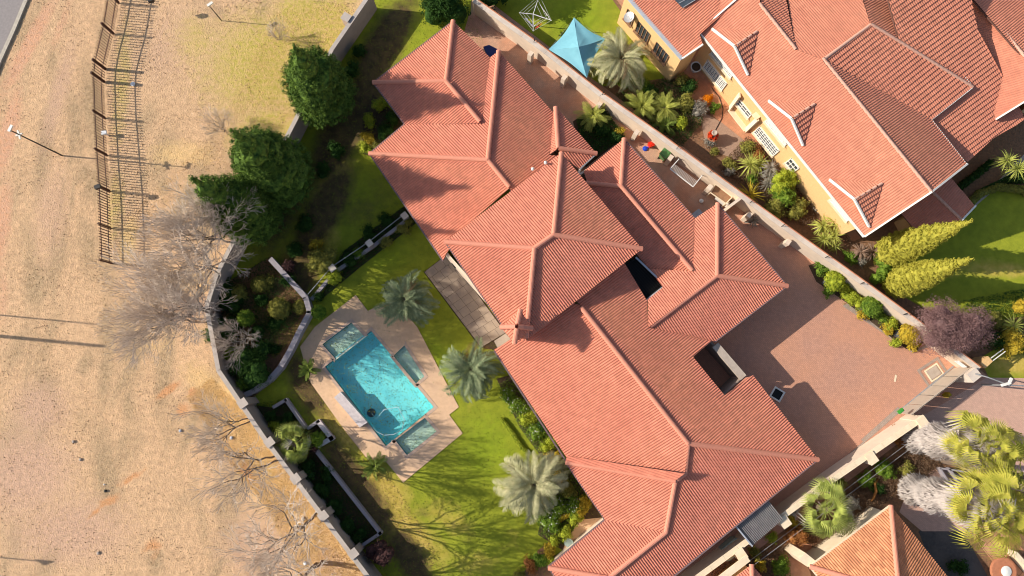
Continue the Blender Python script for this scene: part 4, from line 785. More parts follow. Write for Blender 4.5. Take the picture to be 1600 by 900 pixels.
# ------------------------------------------------------------------ palisade fence and poles on the veld
pf = empty('palisade_fence', W((165, 200)), 'dark red steel palisade fence zigzagging over the dry veld', 'fence')
base = [(192, -16), (186, 5), (178, 53), (165, 108), (163, 128), (165, 185), (168, 243), (172, 299), (174, 357), (176, 412)]
bm_ = MB(); bm_.box((0, 0, .87), (.06, .02, 1.66)); bm_.add([(-.026, -.008, 1.70), (.026, -.008, 1.70), (.026, .008, 1.70), (-.026, .008, 1.70), (0, 0, 1.80)], [(0, 1, 4), (1, 2, 4), (2, 3, 4), (3, 0, 4)])
bme = bpy.data.meshes.new('pale'); bme.from_pydata(bm_.v, [], bm_.f); bme.materials.append(MATS['palisade'])
for a_, b_ in zip(base[:-1], base[1:]):
    A, B = W(a_), W(b_); d = (B - A); L = d.length; d.normalize(); k = round(L / .22); an = math.atan2(d.y, d.x)
    for i in range(k):
        o = link('pale', bme, pf); o.location = A + d * (L * (i + .5) / k); o.rotation_euler = (rnd.uniform(-.01, .01), rnd.uniform(-.01, .01), an)
    for z in (.45, 1.45): m = MB(); m.bar(A + Vector((0, 0, z)), B + Vector((0, 0, z)), .05, .05); m.build('rail', 'palisade', pf)
for i, p in enumerate(base[1:]):
    q = W(p); m = MB(); m.box((q.x, q.y, .9), (.10 if i not in (2, 3) else .22, .12, 1.8), R(80)); m.build('fence_post', 'palisade', pf)
for p, l_ in (((153, 292), 'dark sensor box on top of the palisade fence beside the long thin shadow'), ((236, 0), 'dark box shape on the fence line at the upper edge of the picture')):
    q = W(p, 1.9); m = MB(); m.box(q, (.45, .3, .25), R(20)); m.box(q - Vector((0, 0, .2)), (.1, .1, .3)); tag(m.build('sensor_box', 'dark_metal'), l_, 'sensor')
q = W((162, 207), .6); m = MB(); m.box((q.x, q.y, .25), (.1, .1, .5)); m.box((q.x, q.y, .55), (.42, .3, .14), R(10)); tag(m.build('marker_box', 'white_plastic'), 'small white box on a stub post against the palisade fence', 'box')
q = W((206, 130), .25); m = MB(); m.lathe((q.x, q.y, 0), [(.16, 0), (.2, .12), (.08, .22)], 9); tag(m.build('white_stone', 'white_plastic'), 'small bright white object on the ground right of the fence', 'stone')
def lamp_pole(base, h, arm, label, r=.06, fit=None):
    b = W(base); t = empty('light_pole', b, label, 'lamp post', 'poles standing on the veld'); m = MB(); m.tube([b, b + Vector((0, 0, h))], [r, r * .7], 8); m.build('pole', 'dark_metal', t)
    m = MB(); q = b + Vector((0, 0, h)); m.box(q + Vector((arm[0] / 2, arm[1] / 2, .02)), (math.hypot(*arm) + .25, .2, .1), math.atan2(arm[1], arm[0])); m.build('lamp_head', 'white_paint', t)
    if fit: m = MB(); m.box(b + Vector((0, 0, fit)), (.12, .7, .1), R(20)); m.box(b + Vector((0, 0, fit)), (.5, .1, .1), R(20)); m.build('cross_arm', 'white_paint', t)
lamp_pole((97, 243), 5.85, (.1, .25), 'tall thin light pole with white head leaning toward the left edge', .06, 4.9)
lamp_pole((346, 32), 2.4, (.2, .15), 'short thin pole with white top near the dry bush at the upper left', .04)
def far_pole(shadow_tip, h, r, label, head=None):
    s = W(shadow_tip); L = h / math.tan(R(SUN_EL)); b = Vector((s.x - L * math.cos(R(SHADOW_AZ)), s.y - L * math.sin(R(SHADOW_AZ)), 0))
    t = empty('utility_pole', b, label, 'pole'); m = MB(); m.tube([b, b + Vector((0, 0, h))], [r, r * .8], 8); m.build('pole', 'wood', t)
    if head: m = MB(); tri = [(0, .12, h + .45), (0, .12, h - .5), (0, -.28, h - .05)]; m.add([b + Vector(v) + Vector((x, 0, 0)) for x in (-.02, .02) for v in tri], [(0, 1, 2), (5, 4, 3), (0, 3, 4, 1), (1, 4, 5, 2), (2, 5, 3, 0)]); m.build('sign_plate', 'dark_metal', t)
far_pole((162, 541), 9.5, .15, 'thick utility pole casting the broad shadow across the veld'); far_pole((152, 507), 9.0, .06, 'slim utility pole casting the thin shadow above the broad one'); far_pole((70, 878), 6.5, .05, 'sign pole casting a triangular shadow at the lower left', True)
def rubble(px, s, material, label):
    q = W(px); m = MB(); m.lathe((q.x, q.y, 0), [(s, 0), (s * 1.1, s * .4), (s * .5, s * .9)], 6); tag(m.build('stone', material), label, 'stone')
rubble((165, 767), .12, 'dark_metal', 'small black lump lying on the dry veld'); rubble((163, 757), .06, 'white_plastic', 'tiny white pebble above the black lump on the veld'); rubble((115, 690), .12, 'concrete', 'grey stone on the veld left of the worn pale strip'); rubble((126, 718), .12, 'concrete', 'grey stone just below the worn pale strip on the veld')
rubble((282, 673), .12, 'bluewhite', 'bluish stone beside the thin branches near the grey wall'); rubble((362, 684), .13, 'bluewhite', 'bluish white stone right of the shadowed trunk on leaf litter'); rubble((474, 810), .16, 'concrete', 'pale stone by the fallen leaves at the wall foot'); rubble((477, 880), .14, 'white_plastic', 'white stone on leaf litter at the bottom of the wall'); rubble((154, 864), .13, 'concrete', 'pale broken stone near the bottom edge of the veld')

# ------------------------------------------------------------------ plants
def lumps(ell, n):
    """points and outward normals on a set of ellipsoids (cx,cy,cz,rx,ry,rz), upper parts favoured"""
    ell = np.array(ell, float); wgt = ell[:, 3] * ell[:, 4] + ell[:, 3] * ell[:, 5]; k = rg.choice(len(ell), n, p=wgt / wgt.sum())
    d = rg.normal(size=(n, 3)); d /= np.linalg.norm(d, axis=1, keepdims=True); d[:, 2] = np.where(d[:, 2] < -.35, -d[:, 2], d[:, 2])
    E = ell[k]; P = E[:, :3] + d * E[:, 3:] * rg.uniform(.82, 1.06, (n, 1)); return P, d
def crown_mesh(name, ell, material, nclump, per, cr, ls, aspect=.6, core=.80, jit=.7):
    P, d = lumps(ell, nclump); r = rg.uniform(.6, 1.25, nclump) * cr
    dirs = rg.normal(size=(nclump, per, 3)); dirs /= np.linalg.norm(dirs, axis=2, keepdims=True); dirs += d[:, None] * .6
    C = (P[:, None] + dirs * r[:, None, None] * rg.uniform(.5, 1, (nclump, per, 1))).reshape(-1, 3)
    N = (dirs + rg.normal(size=dirs.shape) * jit).reshape(-1, 3); L = rg.uniform(.6, 1.3, len(C)) * ls
    Vt, F = leafarr(C, N, L, L * aspect)
    if core:                               # dense inner leaves, a lumpy shell
        for (cx, cy, cz, rx, ry, rz) in ell:
            a, b = 10, 7; th = np.linspace(0, 2 * np.pi, a, endpoint=False); ph = np.linspace(-.45 * np.pi, .5 * np.pi, b)
            T, Q = np.meshgrid(th, ph); s = core * rg.uniform(.88, 1.06, T.shape); V2 = np.stack([cx + rx * s * np.cos(Q) * np.cos(T), cy + ry * s * np.cos(Q) * np.sin(T), cz + rz * s * np.sin(Q)], -1).reshape(-1, 3)
            I = np.arange(a * b).reshape(b, a); F2 = np.stack([I[:-1], np.roll(I, -1, 1)[:-1], np.roll(I, -1, 1)[1:], I[1:]], -1).reshape(-1, 4)
            F = np.concatenate([F, F2 + len(Vt)]); Vt = np.concatenate([Vt, V2])
    me = quads(name, Vt, F, material); return me
def at(px, h): return W(px, h)
def place(name, px, h, label, cat, grp): q = W(px, h); return empty(name, (q.x, q.y, 0), label, cat, grp)
def trunk(t, h, r0, r1, material='bark', lean=(0, 0), name='trunk'):
    m = MB(); m.tube([(0, 0, 0), (lean[0] * .4, lean[1] * .4, h * .5), (lean[0], lean[1], h)], [r0, (r0 + r1) / 2, r1], 8); me = m.build(name, material); me.parent = t; return me
def addm(name, me, t, kind=None):
    o = link(name, me, t, local=True)
    if kind: o['kind'] = kind
    return o
# --- tall dark conifers
def conifer(base, tip, h, rpx, label, seed):
    global rg; rg = np.random.default_rng(seed)
    b = W(base); tp = W(tip, h); t = empty('conifer_tree', b, label, 'tree', 'dark conifers along the garden wall'); k = 49.95 / 1000; r = rpx * k
    lean = Vector((tp.x - b.x, tp.y - b.y, 0)); ell = []
    for f, rr in ((.14, .9), (.25, 1.0), (.38, .98), (.51, .87), (.64, .69), (.76, .49), (.87, .29), (.97, .11)):
        for j in range(3 if rr > .5 else 1):
            a = rg.uniform(0, 6.28); o_ = r * rr * (.13 if rr > .5 else 0); q = rg.uniform(.82, .95); ell.append((lean.x * f + o_ * math.cos(a), lean.y * f + o_ * math.sin(a), h * f, r * rr * q, r * rr * q, h * .10))
    addm('crown', crown_mesh('crown', ell, 'conifer', 2500, 30, .19, .12, .5, .90), t); trunk(t, h * .5, .28, .15)
conifer((516, 166), (464, 80), 10.3, 51, 'large dark conifer straddling the wall left of the top-left roof corner', 1)
conifer((452, 290), (372, 212), 11.6, 57, 'broad dark conifer in the middle, beside the garden wall', 2)
conifer((412, 346), (308, 284), 11.8, 48, 'dark conifer nearest the bare trees, its tip pointing left', 3)
rg = np.random.default_rng(11)
# --- golden cypresses
def cypress(base, tip, h, r, label):
    b = W(base); tp = W(tip, h); t = empty('golden_cypress', b, label, 'tree', 'golden cypresses on the side lawn'); ell = []
    for i in range(14):
        f = .05 + i / 13 * .9; rr = r * (math.sin(math.pi * min(1, f * 1.25 + .22)) ** .6 if f < .25 else (1 - ((f - .25) / .75) ** 1.35)) ; rr = max(rr, .12)
        ell.append(((tp.x - b.x) * f, (tp.y - b.y) * f, h * f, rr, rr, h * .07))
    addm('crown', crown_mesh('crown', ell, 'goldcypress', 1900, 22, .10, .08, .7, .96), t); trunk(t, h * .3, .14, .08)
cypress((1378, 398), (1519, 345), 9.4, 1.25, 'upper golden cypress, its base by the pinkish spiky plant'); cypress((1392, 446), (1519, 404), 8.7, 1.2, 'lower golden cypress, just above the purple tree')
me = crown_mesh('foliage', [(0, 0, .9, .75, .75, .9), (.5, .2, .7, .5, .5, .7)], 'goldcypress', 260, 24, .15, .1, .7, .9); t = place('golden_shrub', (1388, 388), .9, 'small golden bush growing at the foot of the upper cypress', 'shrub', 'garden shrubs'); addm('foliage', me, t)
# --- palms
def feather(L, nl, ll, droop, material, wdt=.035, lift=.55, V=.35, side=1.0):
    """one feather leaf along +X: thin rachis and two rows of leaflets"""
    Vt = []; F = []; p = np.zeros(3); ang = lift; pts = []; n = 14
    for i in range(n + 1): pts.append(p.copy()); ang -= droop / n; p = p + np.array([math.cos(ang), 0, math.sin(ang)]) * L / n
    pts = np.array(pts)
    for i in range(nl):
        f = .12 + .88 * i / (nl - 1); x = f * n; a = int(min(x, n - 1)); q = pts[a] + (pts[a + 1] - pts[a]) * (x - a); d = pts[a + 1] - pts[a]; d /= np.linalg.norm(d); up = np.array([-d[2], 0, d[0]])
        l_ = ll * math.sin(math.pi * (.12 + .80 * f)) ** .6
        for s in (-1, 1):
            v = np.array([0, s, 0]) * side + d * (.45 + .5 * f) + up * (V + rg.uniform(-.12, .12)); v /= np.linalg.norm(v); e = q + v * l_ - np.array([0, 0, .12 * l_]); w_ = np.cross(v, up); w_ = d * wdt
            k = len(Vt); Vt += [q - w_ * .5, q + v * l_ * .5 + w_ * .8, e, q + v * l_ * .5 - w_ * .8]; F.append((k, k + 1, k + 2, k + 3))
    for i in range(n):
        k = len(Vt); w_ = np.array([0, .03 * (1 - i / n) + .008, 0]); w2 = np.array([0, .03 * (1 - (i + 1) / n) + .008, 0]); z = np.array([0, 0, .015]); Vt += [pts[i] - w_ + z, pts[i + 1] - w2 + z, pts[i + 1] + w2 + z, pts[i] + w_ + z]; F.append((k, k + 1, k + 2, k + 3))
    return quads('frond', np.array(Vt), np.array(F), material)
def fan(Lp, R_, nseg, material, spread=2.1, drp=.25):
    """one fan leaf: stalk and pleated blade split into segments"""
    Vt = []; F = []
    Vt += [(0, -.02, 0), (Lp, -.015, .12 * Lp), (Lp, .015, .12 * Lp), (0, .02, 0)]; F.append((0, 1, 2, 3)); c = np.array([Lp, 0, .12 * Lp])
    for i in range(nseg):
        a = -spread + 2 * spread * i / (nseg - 1); l_ = R_ * (.72 + .28 * math.cos(a * .6)) * rg.uniform(.9, 1.06); d = np.array([math.cos(a), math.sin(a), 0]); t_ = np.array([-math.sin(a), math.cos(a), 0]); wd = R_ * spread / nseg * .44
        k = len(Vt); z1, z2 = rg.uniform(-.02, .05), -drp * l_ - rg.uniform(0, .1); Vt += [c, c + d * l_ * .62 + t_ * wd + np.array([0, 0, z1 - .03]), c + d * l_ + np.array([0, 0, z2]), c + d * l_ * .62 - t_ * wd + np.array([0, 0, z1 + .03])]; F.append((k, k + 1, k + 2, k + 3))
    return quads('frond', np.array([tuple(v) for v in Vt]), np.array(F), material)
def sword(L, wd, droop, material):
    Vt = []; F = []; n = 4; x = z = 0; ang = .15
    for i in range(n + 1):
        w_ = wd * (1 - (i / n) ** 1.6) * (.7 + .6 * min(1, i / n * 3)) / 2 + .002; Vt += [(x, -w_, z), (x, w_, z)]; ang -= droop / n; x += L / n * math.cos(ang); z += L / n * math.sin(ang)
    for i in range(n): F.append((2 * i, 2 * i + 2, 2 * i + 3, 2 * i + 1))
    return quads('leaf', np.array(Vt), np.array(F), material)
def rosette(t, meshes, n, z, hi=1.35, lo=-.5, scale=(.8, 1.1), off=(0, 0), name='frond', r0=.08, power=1.0, dead=None):
    for i in range(n):
        f = (i + .5) / n; el = hi + (lo - hi) * f ** power + rg.uniform(-.2, .2); az = i * 2.39996 + rg.uniform(-.45, .45); s = rg.uniform(*scale) * (.75 + .35 * min(1, f * 1.6))
        o = link(name, dead if dead and (f > .86 or rg.random() < .06) else meshes[i % len(meshes)], t, local=True); M = Matrix.Rotation(az, 4, 'Z') @ Matrix.Rotation(-el, 4, 'Y') @ Matrix.Rotation(rg.uniform(-.6, .6), 4, 'X')
        M = Matrix.Translation((off[0] + r0 * math.cos(az), off[1] + r0 * math.sin(az), z - f * .15)) @ M @ Matrix.Scale(s, 4); o.matrix_basis = M
def featherpalm(px, h, r, n, material, label, wdt=.03, ll=.5, trunk_r=.28, grp='feather palms around the house', droop=1.5, lift=.35):
    t = place('palm_tree', px, h, label, 'palm', grp); ms = [feather(r, 34, ll, droop + .25 * j, material, wdt, lift) for j in range(3)]
    rosette(t, ms, n, h, 1.25, -.55, (.78, 1.15), dead=feather(r, 22, ll, droop + .8, 'dead_leaf', wdt * .8, lift)); trunk(t, h, trunk_r, trunk_r * .85, 'bark')
featherpalm((632, 468), 2.0, 2.35, 46, 'blue_palm', 'blue-green feather palm at the upper corner of the pool deck', .045, .62)
featherpalm((735, 578), 2.2, 2.5, 46, 'blue_palm', 'grey-green feather palm between the pool deck and the house', .045, .62)
featherpalm((834, 757), 2.6, 2.9, 40, 'silver_palm', 'big silvery palm on the lawn edge beside the lower left eave', .06, .85)
featherpalm((970, 92), 2.6, 2.65, 48, 'silver_palm', 'silver-green feather palm beside the blue gazebo', .045, .62)
def fanpalm(px, h, r, n, material, label, skirt=None, tr=.22, hi=1.35, lo=-.6, grp='fan palms', fr=.5):
    t = place('fan_palm', px, h, label, 'palm', grp); ms = [fan(r * (1 - fr), r * fr, 17, material, 1.35 + .15 * j, .25 + .3 * j) for j in range(3)]
    rosette(t, ms, n, h, hi, lo, (.72, 1.18), r0=.12, dead=fan(r * .5, r * .45, 9, 'skirt', 1.2, .7)); trunk(t, h, tr, tr * .9, 'bark')
    return t
fanpalm((460, 695), 1.6, 1.45, 30, 'green_palm', 'small fan palm rising from the planter beside the left boundary wall')
fanpalm((1292, 797), 2.6, 1.95, 30, 'green_palm', 'bright green fan palm below the cream topped wall')
def shaggy(px, base, h, r, n, label):
    t = fanpalm(px, h, r, n, 'yellow_palm', label, tr=.3, lo=-.75, grp='tall shaggy fan palms', fr=.40); q = t.location; b = W(base)
    lean = Vector((b.x - q.x, b.y - q.y, 0)); N_ = 9000; z = rg.uniform(.3, h - .2, N_); a = rg.uniform(0, 6.283, N_); f = 1 - z / h; rad = (1.05 + .25 * np.sin(z * 2.1)) * rg.uniform(.75, 1.08, N_) * np.where(z < 1.2, .55 + z * .37, 1)
    C = np.stack([rad * np.cos(a), rad * np.sin(a), z], 1); dn = np.stack([np.cos(a) * .28, np.sin(a) * .28, -np.ones(N_)], 1) + rg.normal(size=(N_, 3)) * .22; dn /= np.linalg.norm(dn, axis=1, keepdims=True)
    tt = np.cross(dn, np.stack([np.cos(a), np.sin(a), np.zeros(N_)], 1)); tt /= np.linalg.norm(tt, axis=1, keepdims=True); L = rg.uniform(.35, .8, (N_, 1)); w_ = rg.uniform(.015, .04, (N_, 1))
    Vt = np.stack([C - dn * L * .5, C + tt * w_, C + dn * L * .5, C - tt * w_], 1).reshape(-1, 3); F = np.arange(4 * N_).reshape(N_, 4)
    m = MB(); m.lathe((0, 0, 0), [(.45, .0), (.62, 1.0), (.78, 2.2), (.8, h * .6), (.8, h - .3)], 12); V2 = np.array(m.v); F2 = np.array([x for x in m.f if len(x) == 4]); Vt = np.concatenate([Vt, V2]); F = np.concatenate([F, F2 + 4 * N_])
    me_ = crown_mesh('flower_stalks', [(0, 0, h + .1, .55, .55, .35)], 'skirt', 60, 14, .25, .3, .12, 0); addm('flower_stalks', me_, t, 'stuff')
    addm('dead_frond_skirt', quads('dead_frond_skirt', Vt, F, 'skirt'), t, 'stuff')
shaggy((1540, 700), (1400, 700), 8.4, 2.25, 54, 'upper tall palm with a pale skirt of dead fronds beside the street paving')
shaggy((1550, 800), (1390, 755), 9.2, 2.5, 60, 'lower tall palm with a grey skirt pointing at the orange roof tip')
fanpalm((1598, 745), 8.6, 1.9, 28, 'yellow_palm', 'tall green palm head cut by the right edge between the shaggy palms')
def cycad(px, h, r, n, label, material='cycad', hi=1.2, lo=-.1, grp='cycads in the beds'):
    t = place('cycad', px, h, label, 'cycad', grp); ms = [feather(r, 20, .16 * r / .9 + .05, .7 + .2 * j, material, .028, .25, .25) for j in range(2)]
    rosette(t, ms, n, h, hi, lo, (.85, 1.1), r0=.05); trunk(t, h, .16, .15, 'bark')
cycad((585, 728), .5, .95, 30, 'star-shaped cycad at the lower left edge of the pool deck')
cycad((482, 578), .5, .75, 26, 'shaded cycad with orange heart left of the pool', lo=.0)
cycad((926, 180), .9, 1.25, 30, 'bright cycad between the tiled roofs and the long wall', 'yucca')
cycad((1002, 166), .9, 1.3, 40, 'pale full cycad just across the long wall', 'yucca'); cycad((1038, 168), .8, 1.3, 34, 'yellowish cycad right of the pale full one', 'yucca', hi=1.0)
cycad((1040, 195), .5, 1.0, 24, 'dark shaded cycad below the yellowish one', 'cycad')
def yucca(px, h, r, n, label, material='yucca', heads=((0, 0, 0),), name='yucca', cat='yucca', grp='yuccas and spiky plants'):
    t = place(name, px, h, label, cat, grp); ms = [sword(r, .075, .5 + .35 * j, material) for j in range(3)]
    for (dx, dy, dz) in heads: rosette(t, ms, n, h + dz, 1.45, -.6, (.75, 1.1), (dx, dy), 'leaf', .03, .8)
    trunk(t, h, .12, .09, 'bark')
yucca((1173, 256), 1.3, 1.15, 75, 'round green yucca in the brick house garden', heads=((0, 0, 0), (.9, .2, -.5)))
yucca((1172, 304), .9, 1.3, 55, 'yellow arching spiky plant overhanging the long wall', 'gold')
yucca((1286, 352), 1.4, 1.0, 60, 'clump of yellow-green yuccas at the brick house corner', heads=((0, 0, 0), (1.0, .3, .1), (.2, -1.0, -.3), (.9, -.8, -.2)))
yucca((1306, 385), .6, .7, 30, 'small pale spiky plant below the yucca clump')
yucca((1346, 393), 1.1, .85, 60, 'pinkish brown spiky cordyline by the golden cypresses', 'cordyline', ((0, 0, 0), (1.0, .0, -.2)), 'cordyline', 'spiky plant')
yucca((1575, 250), 2.2, 1.1, 70, 'bright yellow-green yucca at the right edge by the purple roof', heads=((0, 0, 0), (.9, -.6, -.2)))
yucca((1585, 508), 1.2, .95, 60, 'yellow spiky yucca above the golden bush on the right', 'yucca')
yucca((1178, 344), .6, .7, 34, 'grey-white agave against the driveway side of the long wall', 'grey_leaf'); yucca((1243, 800), 1.2, .6, 30, 'tall pale dried spiky plant beside the bright fan palm', 'skirt')
yucca((1204, 262), 1.6, .9, 45, 'drooping grey dead-leaved stem beside the round yucca', 'grey_leaf', ((0, 0, 0), (.1, -.5, -.5), (.15, -1.0, -1.0)))
# --- shrubs, bushes, clipped balls: px, height, radius px, kind, label
def bush(name, px, h, rpx, material, label, cat='shrub', grp='garden shrubs', ls=.11, dens=1., ex=1., ang=0., core=.8, flow=None, tall=1.):
    t = place(name, px, h * .6, label, cat, grp); r = rpx * 49.95 / 1000; ell = []; k = max(3, int(3 + r * 4))
    for i in range(k):
        a = rg.uniform(0, 6.28); q = rg.uniform(.15, .62) * r if i else 0; x, y = q * math.cos(a) * ex, q * math.sin(a); ca, sa = math.cos(ang), math.sin(ang)
        rr = r * rg.uniform(.42, .62); hz = h * rg.uniform(.38, .55); ell.append((x * ca - y * sa, x * sa + y * ca, hz * rg.uniform(.85, 1.1), rr, rr, hz))
    nc = int(90 * r * r * dens + 30); addm('foliage', crown_mesh('foliage', ell, material, nc, 16, .14 + .05 * r, ls, .6, core), t)
    m = MB()
    for j in range(3): m.tube([(0, 0, 0), (rg.uniform(-.2, .2) * r, rg.uniform(-.2, .2) * r, h * .6)], [.04, .02], 5)
    o = m.build('stem', 'bark'); o.parent = t
    if flow:
        P, d = lumps(ell, flow[1]); Vt, F = leafarr(P + d * .1, d + rg.normal(size=d.shape) * .3, np.full(len(P), flow[2]), np.full(len(P), flow[2])); addm('flowers', quads('flowers', Vt, F, flow[0]), t, 'stuff')
    return t
def clipped(px, h, rpx, material, label, hh=1., name='topiary', stem=0.):
    t = place(name, px, h, label, 'topiary', 'clipped bushes'); r = rpx * 49.95 / 1000; z = stem + r * hh * .9; me = crown_mesh('foliage', [(0, 0, z, r, r, r * hh)], material, int(500 * r * r + 60), 20, .06, .06, .7, .97, .5)
    addm('foliage', me, t); trunk(t, z, .06, .05)
exec('''
bush('broad_tree',(775,-28),4.2,36,'broad_dark','dark tree leaning in from the top edge right of the wall end','tree','trees',.16,1.6)
bush('broad_tree',(695,6),3.2,37,'broad_dark','glossy dark tree at the top edge beside the house tip','tree','trees',.16,1.6)
''')
B = [('shrub', (592, 165), 1.0, 12, 'lime'), ('shrub', (577, 188), .9, 13, 'lime'), ('shrub', (576, 212), .8, 13, 'gold'), ('shrub', (572, 232), .8, 12, 'lime'), ('shrub', (600, 205), 1.1, 16, 'broad_dark'), ('shrub', (592, 230), .7, 12, 'olive'), ('shrub', (612, 185), 1.2, 14, 'broad_dark')]
LB = ['yellow-green hedge clump nearest the top-left roof corner', 'lime hedge clump along the edge of the shaded lawn', 'golden hedge clump left of the roof notch', 'lime clump at the lower end of the roof notch bed', 'dark bush in the middle of the roof notch', 'olive bush under the second roof corner', 'dark bush against the wall in the roof notch']
B += [('shrub', (500, 405), 1.7, 24, 'olive'), ('shrub', (522, 432), 1.2, 16, 'lime'), ('shrub', (493, 380), 1.3, 12, 'gold'), ('shrub', (545, 408), .8, 14, 'broad_dark'), ('shrub', (575, 365), .8, 14, 'broad_dark'), ('shrub', (605, 345), .8, 14, 'broad_dark'), ('shrub', (603, 380), .8, 12, 'olive'), ('shrub', (630, 358), .8, 12, 'olive'), ('shrub', (640, 345), .8, 9, 'olive'), ('shrub', (560, 395), .7, 10, 'broad_green')]
LB += ['variegated yellow shrub beside the low slab fence', 'lime shrub where the low fence meets the garden wall', 'golden shrub at the tip of the shaded lawn', 'dark bush left of the middle fence pillar', 'dark bush above the middle fence pillar', 'dark bush left of the uppermost fence pillar', 'olive bush below the rail of the low fence', 'olive bush between low fence and house', 'small olive bush at the uppermost fence pillar', 'green bush just below the middle fence pillar']
B += [('shrub', (388, 578), 1.9, 34, 'broad_dark'), ('shrub', (402, 548), 1.4, 20, 'broad_dark'), ('shrub', (382, 600), 1.5, 14, 'broad_green'), ('shrub', (432, 500), .5, 16, 'broad_dark'), ('shrub', (360, 470), 1.2, 26, 'broad_dark'), ('shrub', (345, 520), 1.2, 24, 'broad_dark'), ('shrub', (420, 440), .6, 16, 'olive'), ('shrub', (497, 462), .7, 10, 'broad_dark')]
LB += ['large dark bush inside the bend of the left boundary wall', 'dark green bush above the large bush by the curved wall', 'brighter green bush touching the boundary wall bend', 'low dark plants under the clipped golden mound', 'dark thicket under the bare trees by the wall', 'dark thicket below the bare trees at the wall corner', 'olive patch above the clipped mounds', 'dark bush beside the corner of the curved garden wall']
B += [('shrub', (497, 683), 1.2, 13, 'broad_green'), ('shrub', (487, 700), .9, 9, 'plum_dark'), ('shrub', (424, 650), .9, 10, 'broad_dark'), ('shrub', (430, 665), .8, 10, 'lime'), ('shrub', (480, 735), .8, 15, 'broad_dark'), ('shrub', (500, 765), .8, 16, 'broad_dark'), ('shrub', (520, 795), .8, 16, 'broad_dark'), ('shrub', (545, 820), .8, 16, 'broad_dark'), ('shrub', (510, 740), .7, 14, 'broad_dark'), ('shrub', (560, 838), .8, 14, 'broad_dark'), ('shrub', (450, 655), .7, 12, 'broad_dark'), ('shrub', (596, 868), 1.9, 24, 'plum_dark')]
LB += ['green bush in the light planter corner', 'small purple bush beside the planter fan palm', 'dark bush at the start of the left planter', 'light green sprig in the left planter', 'dark planter bush just below the fan palm', 'second dark planter bush below the fan palm', 'third dark planter bush below the fan palm', 'dark planter bush above the end of the planter', 'dark planter bush against the thin planter wall', 'last dark planter bush at the closed planter end', 'dark bush inside the first planter bend', 'dark purple bush where the planter wall ends']
for (n_, p_, h_, r_, m_), l_ in zip(B, LB): bush(n_, p_, h_, r_, m_, l_, ls=.10 if m_ != 'plum_dark' else .08)
clipped((437, 482), .7, 17, 'olive', 'clipped dome mound left of the curved garden wall', .8); clipped((468, 480), .5, 11, 'olive', 'smaller clipped mound beside the curved wall', .8); clipped((404, 444), .7, 13, 'olive', 'clipped olive dome below the bare tree trunks', .8)
clipped((498, 488), 1.1, 11, 'broad_green', 'bright round ball bush at the top left of the pool deck', 1, stem=.6); clipped((384, 497), 1.0, 13, 'broad_green', 'bright clipped ball under the bare branches', 1, stem=.4)
# front bed by the lower left eave
FB = [((795, 615), 15, 'broad_green'), ((812, 635), 16, 'broad_green'), ((828, 655), 16, 'lime'), ((842, 676), 17, 'broad_green'), ((858, 695), 15, 'lime'), ((848, 665), 12, 'broad_dark'), ((862, 715), 11, 'gold'), ((872, 745), 10, 'gold'), ((884, 765), 12, 'olive'), ((872, 790), 17, 'broad_green'), ((895, 790), 16, 'broad_green'), ((912, 785), 12, 'gold'), ((900, 808), 12, 'lime'), ((862, 815), 16, 'broad_green'), ((885, 830), 13, 'lime'), ((845, 800), 14, 'broad_green'), ((906, 800), 10, 'gold'), ((865, 845), 9, 'lime')]
FL = ['green shrub at the top of the bed beside the left eave', 'second green shrub down the eave bed', 'lime shrub half way down the upper eave bed', 'white-flowered green shrub in the upper eave bed', 'lime shrub above the roof step in the eave bed', 'dark shrub against the wall in the upper eave bed', 'yellow ball shrub at the roof corner above the silvery palm', 'golden shrub right of the silvery palm', 'olive hedge shrub along the lower eave', 'green shrub below right of the silvery palm', 'green shrub between silvery palm and roof', 'golden shrub touching the lower eave', 'lime shrub above the paved nook', 'white-flowered shrub at the lawn corner', 'lime shrub beside the paved nook', 'green shrub under the silvery palm fronds', 'small golden shrub at the nook', 'pale flowering shrub at the lawn point']
for (p_, r_, m_), l_ in zip(FB, FL): bush('shrub', p_, .9, r_, m_, l_, ls=.12, flow=('flower_white', 60, .10) if m_ == 'broad_green' else None)
for p_, r_, m_, l_ in (((858, 858), 12, 'gold', 'golden low plant at the edge of the bottom lawn'), ((845, 872), 13, 'broad_green', 'green plant in the bottom bed beside the eave'), ((828, 885), 12, 'orange_leaf', 'rusty low plant at the bottom of the lawn edge'), ((862, 880), 10, 'lime', 'lime plant touching the bottom left eave tip'), ((812, 898), 10, 'olive', 'olive plant at the very bottom of the lawn edge')): bush('shrub', p_, .5, r_, m_, l_)
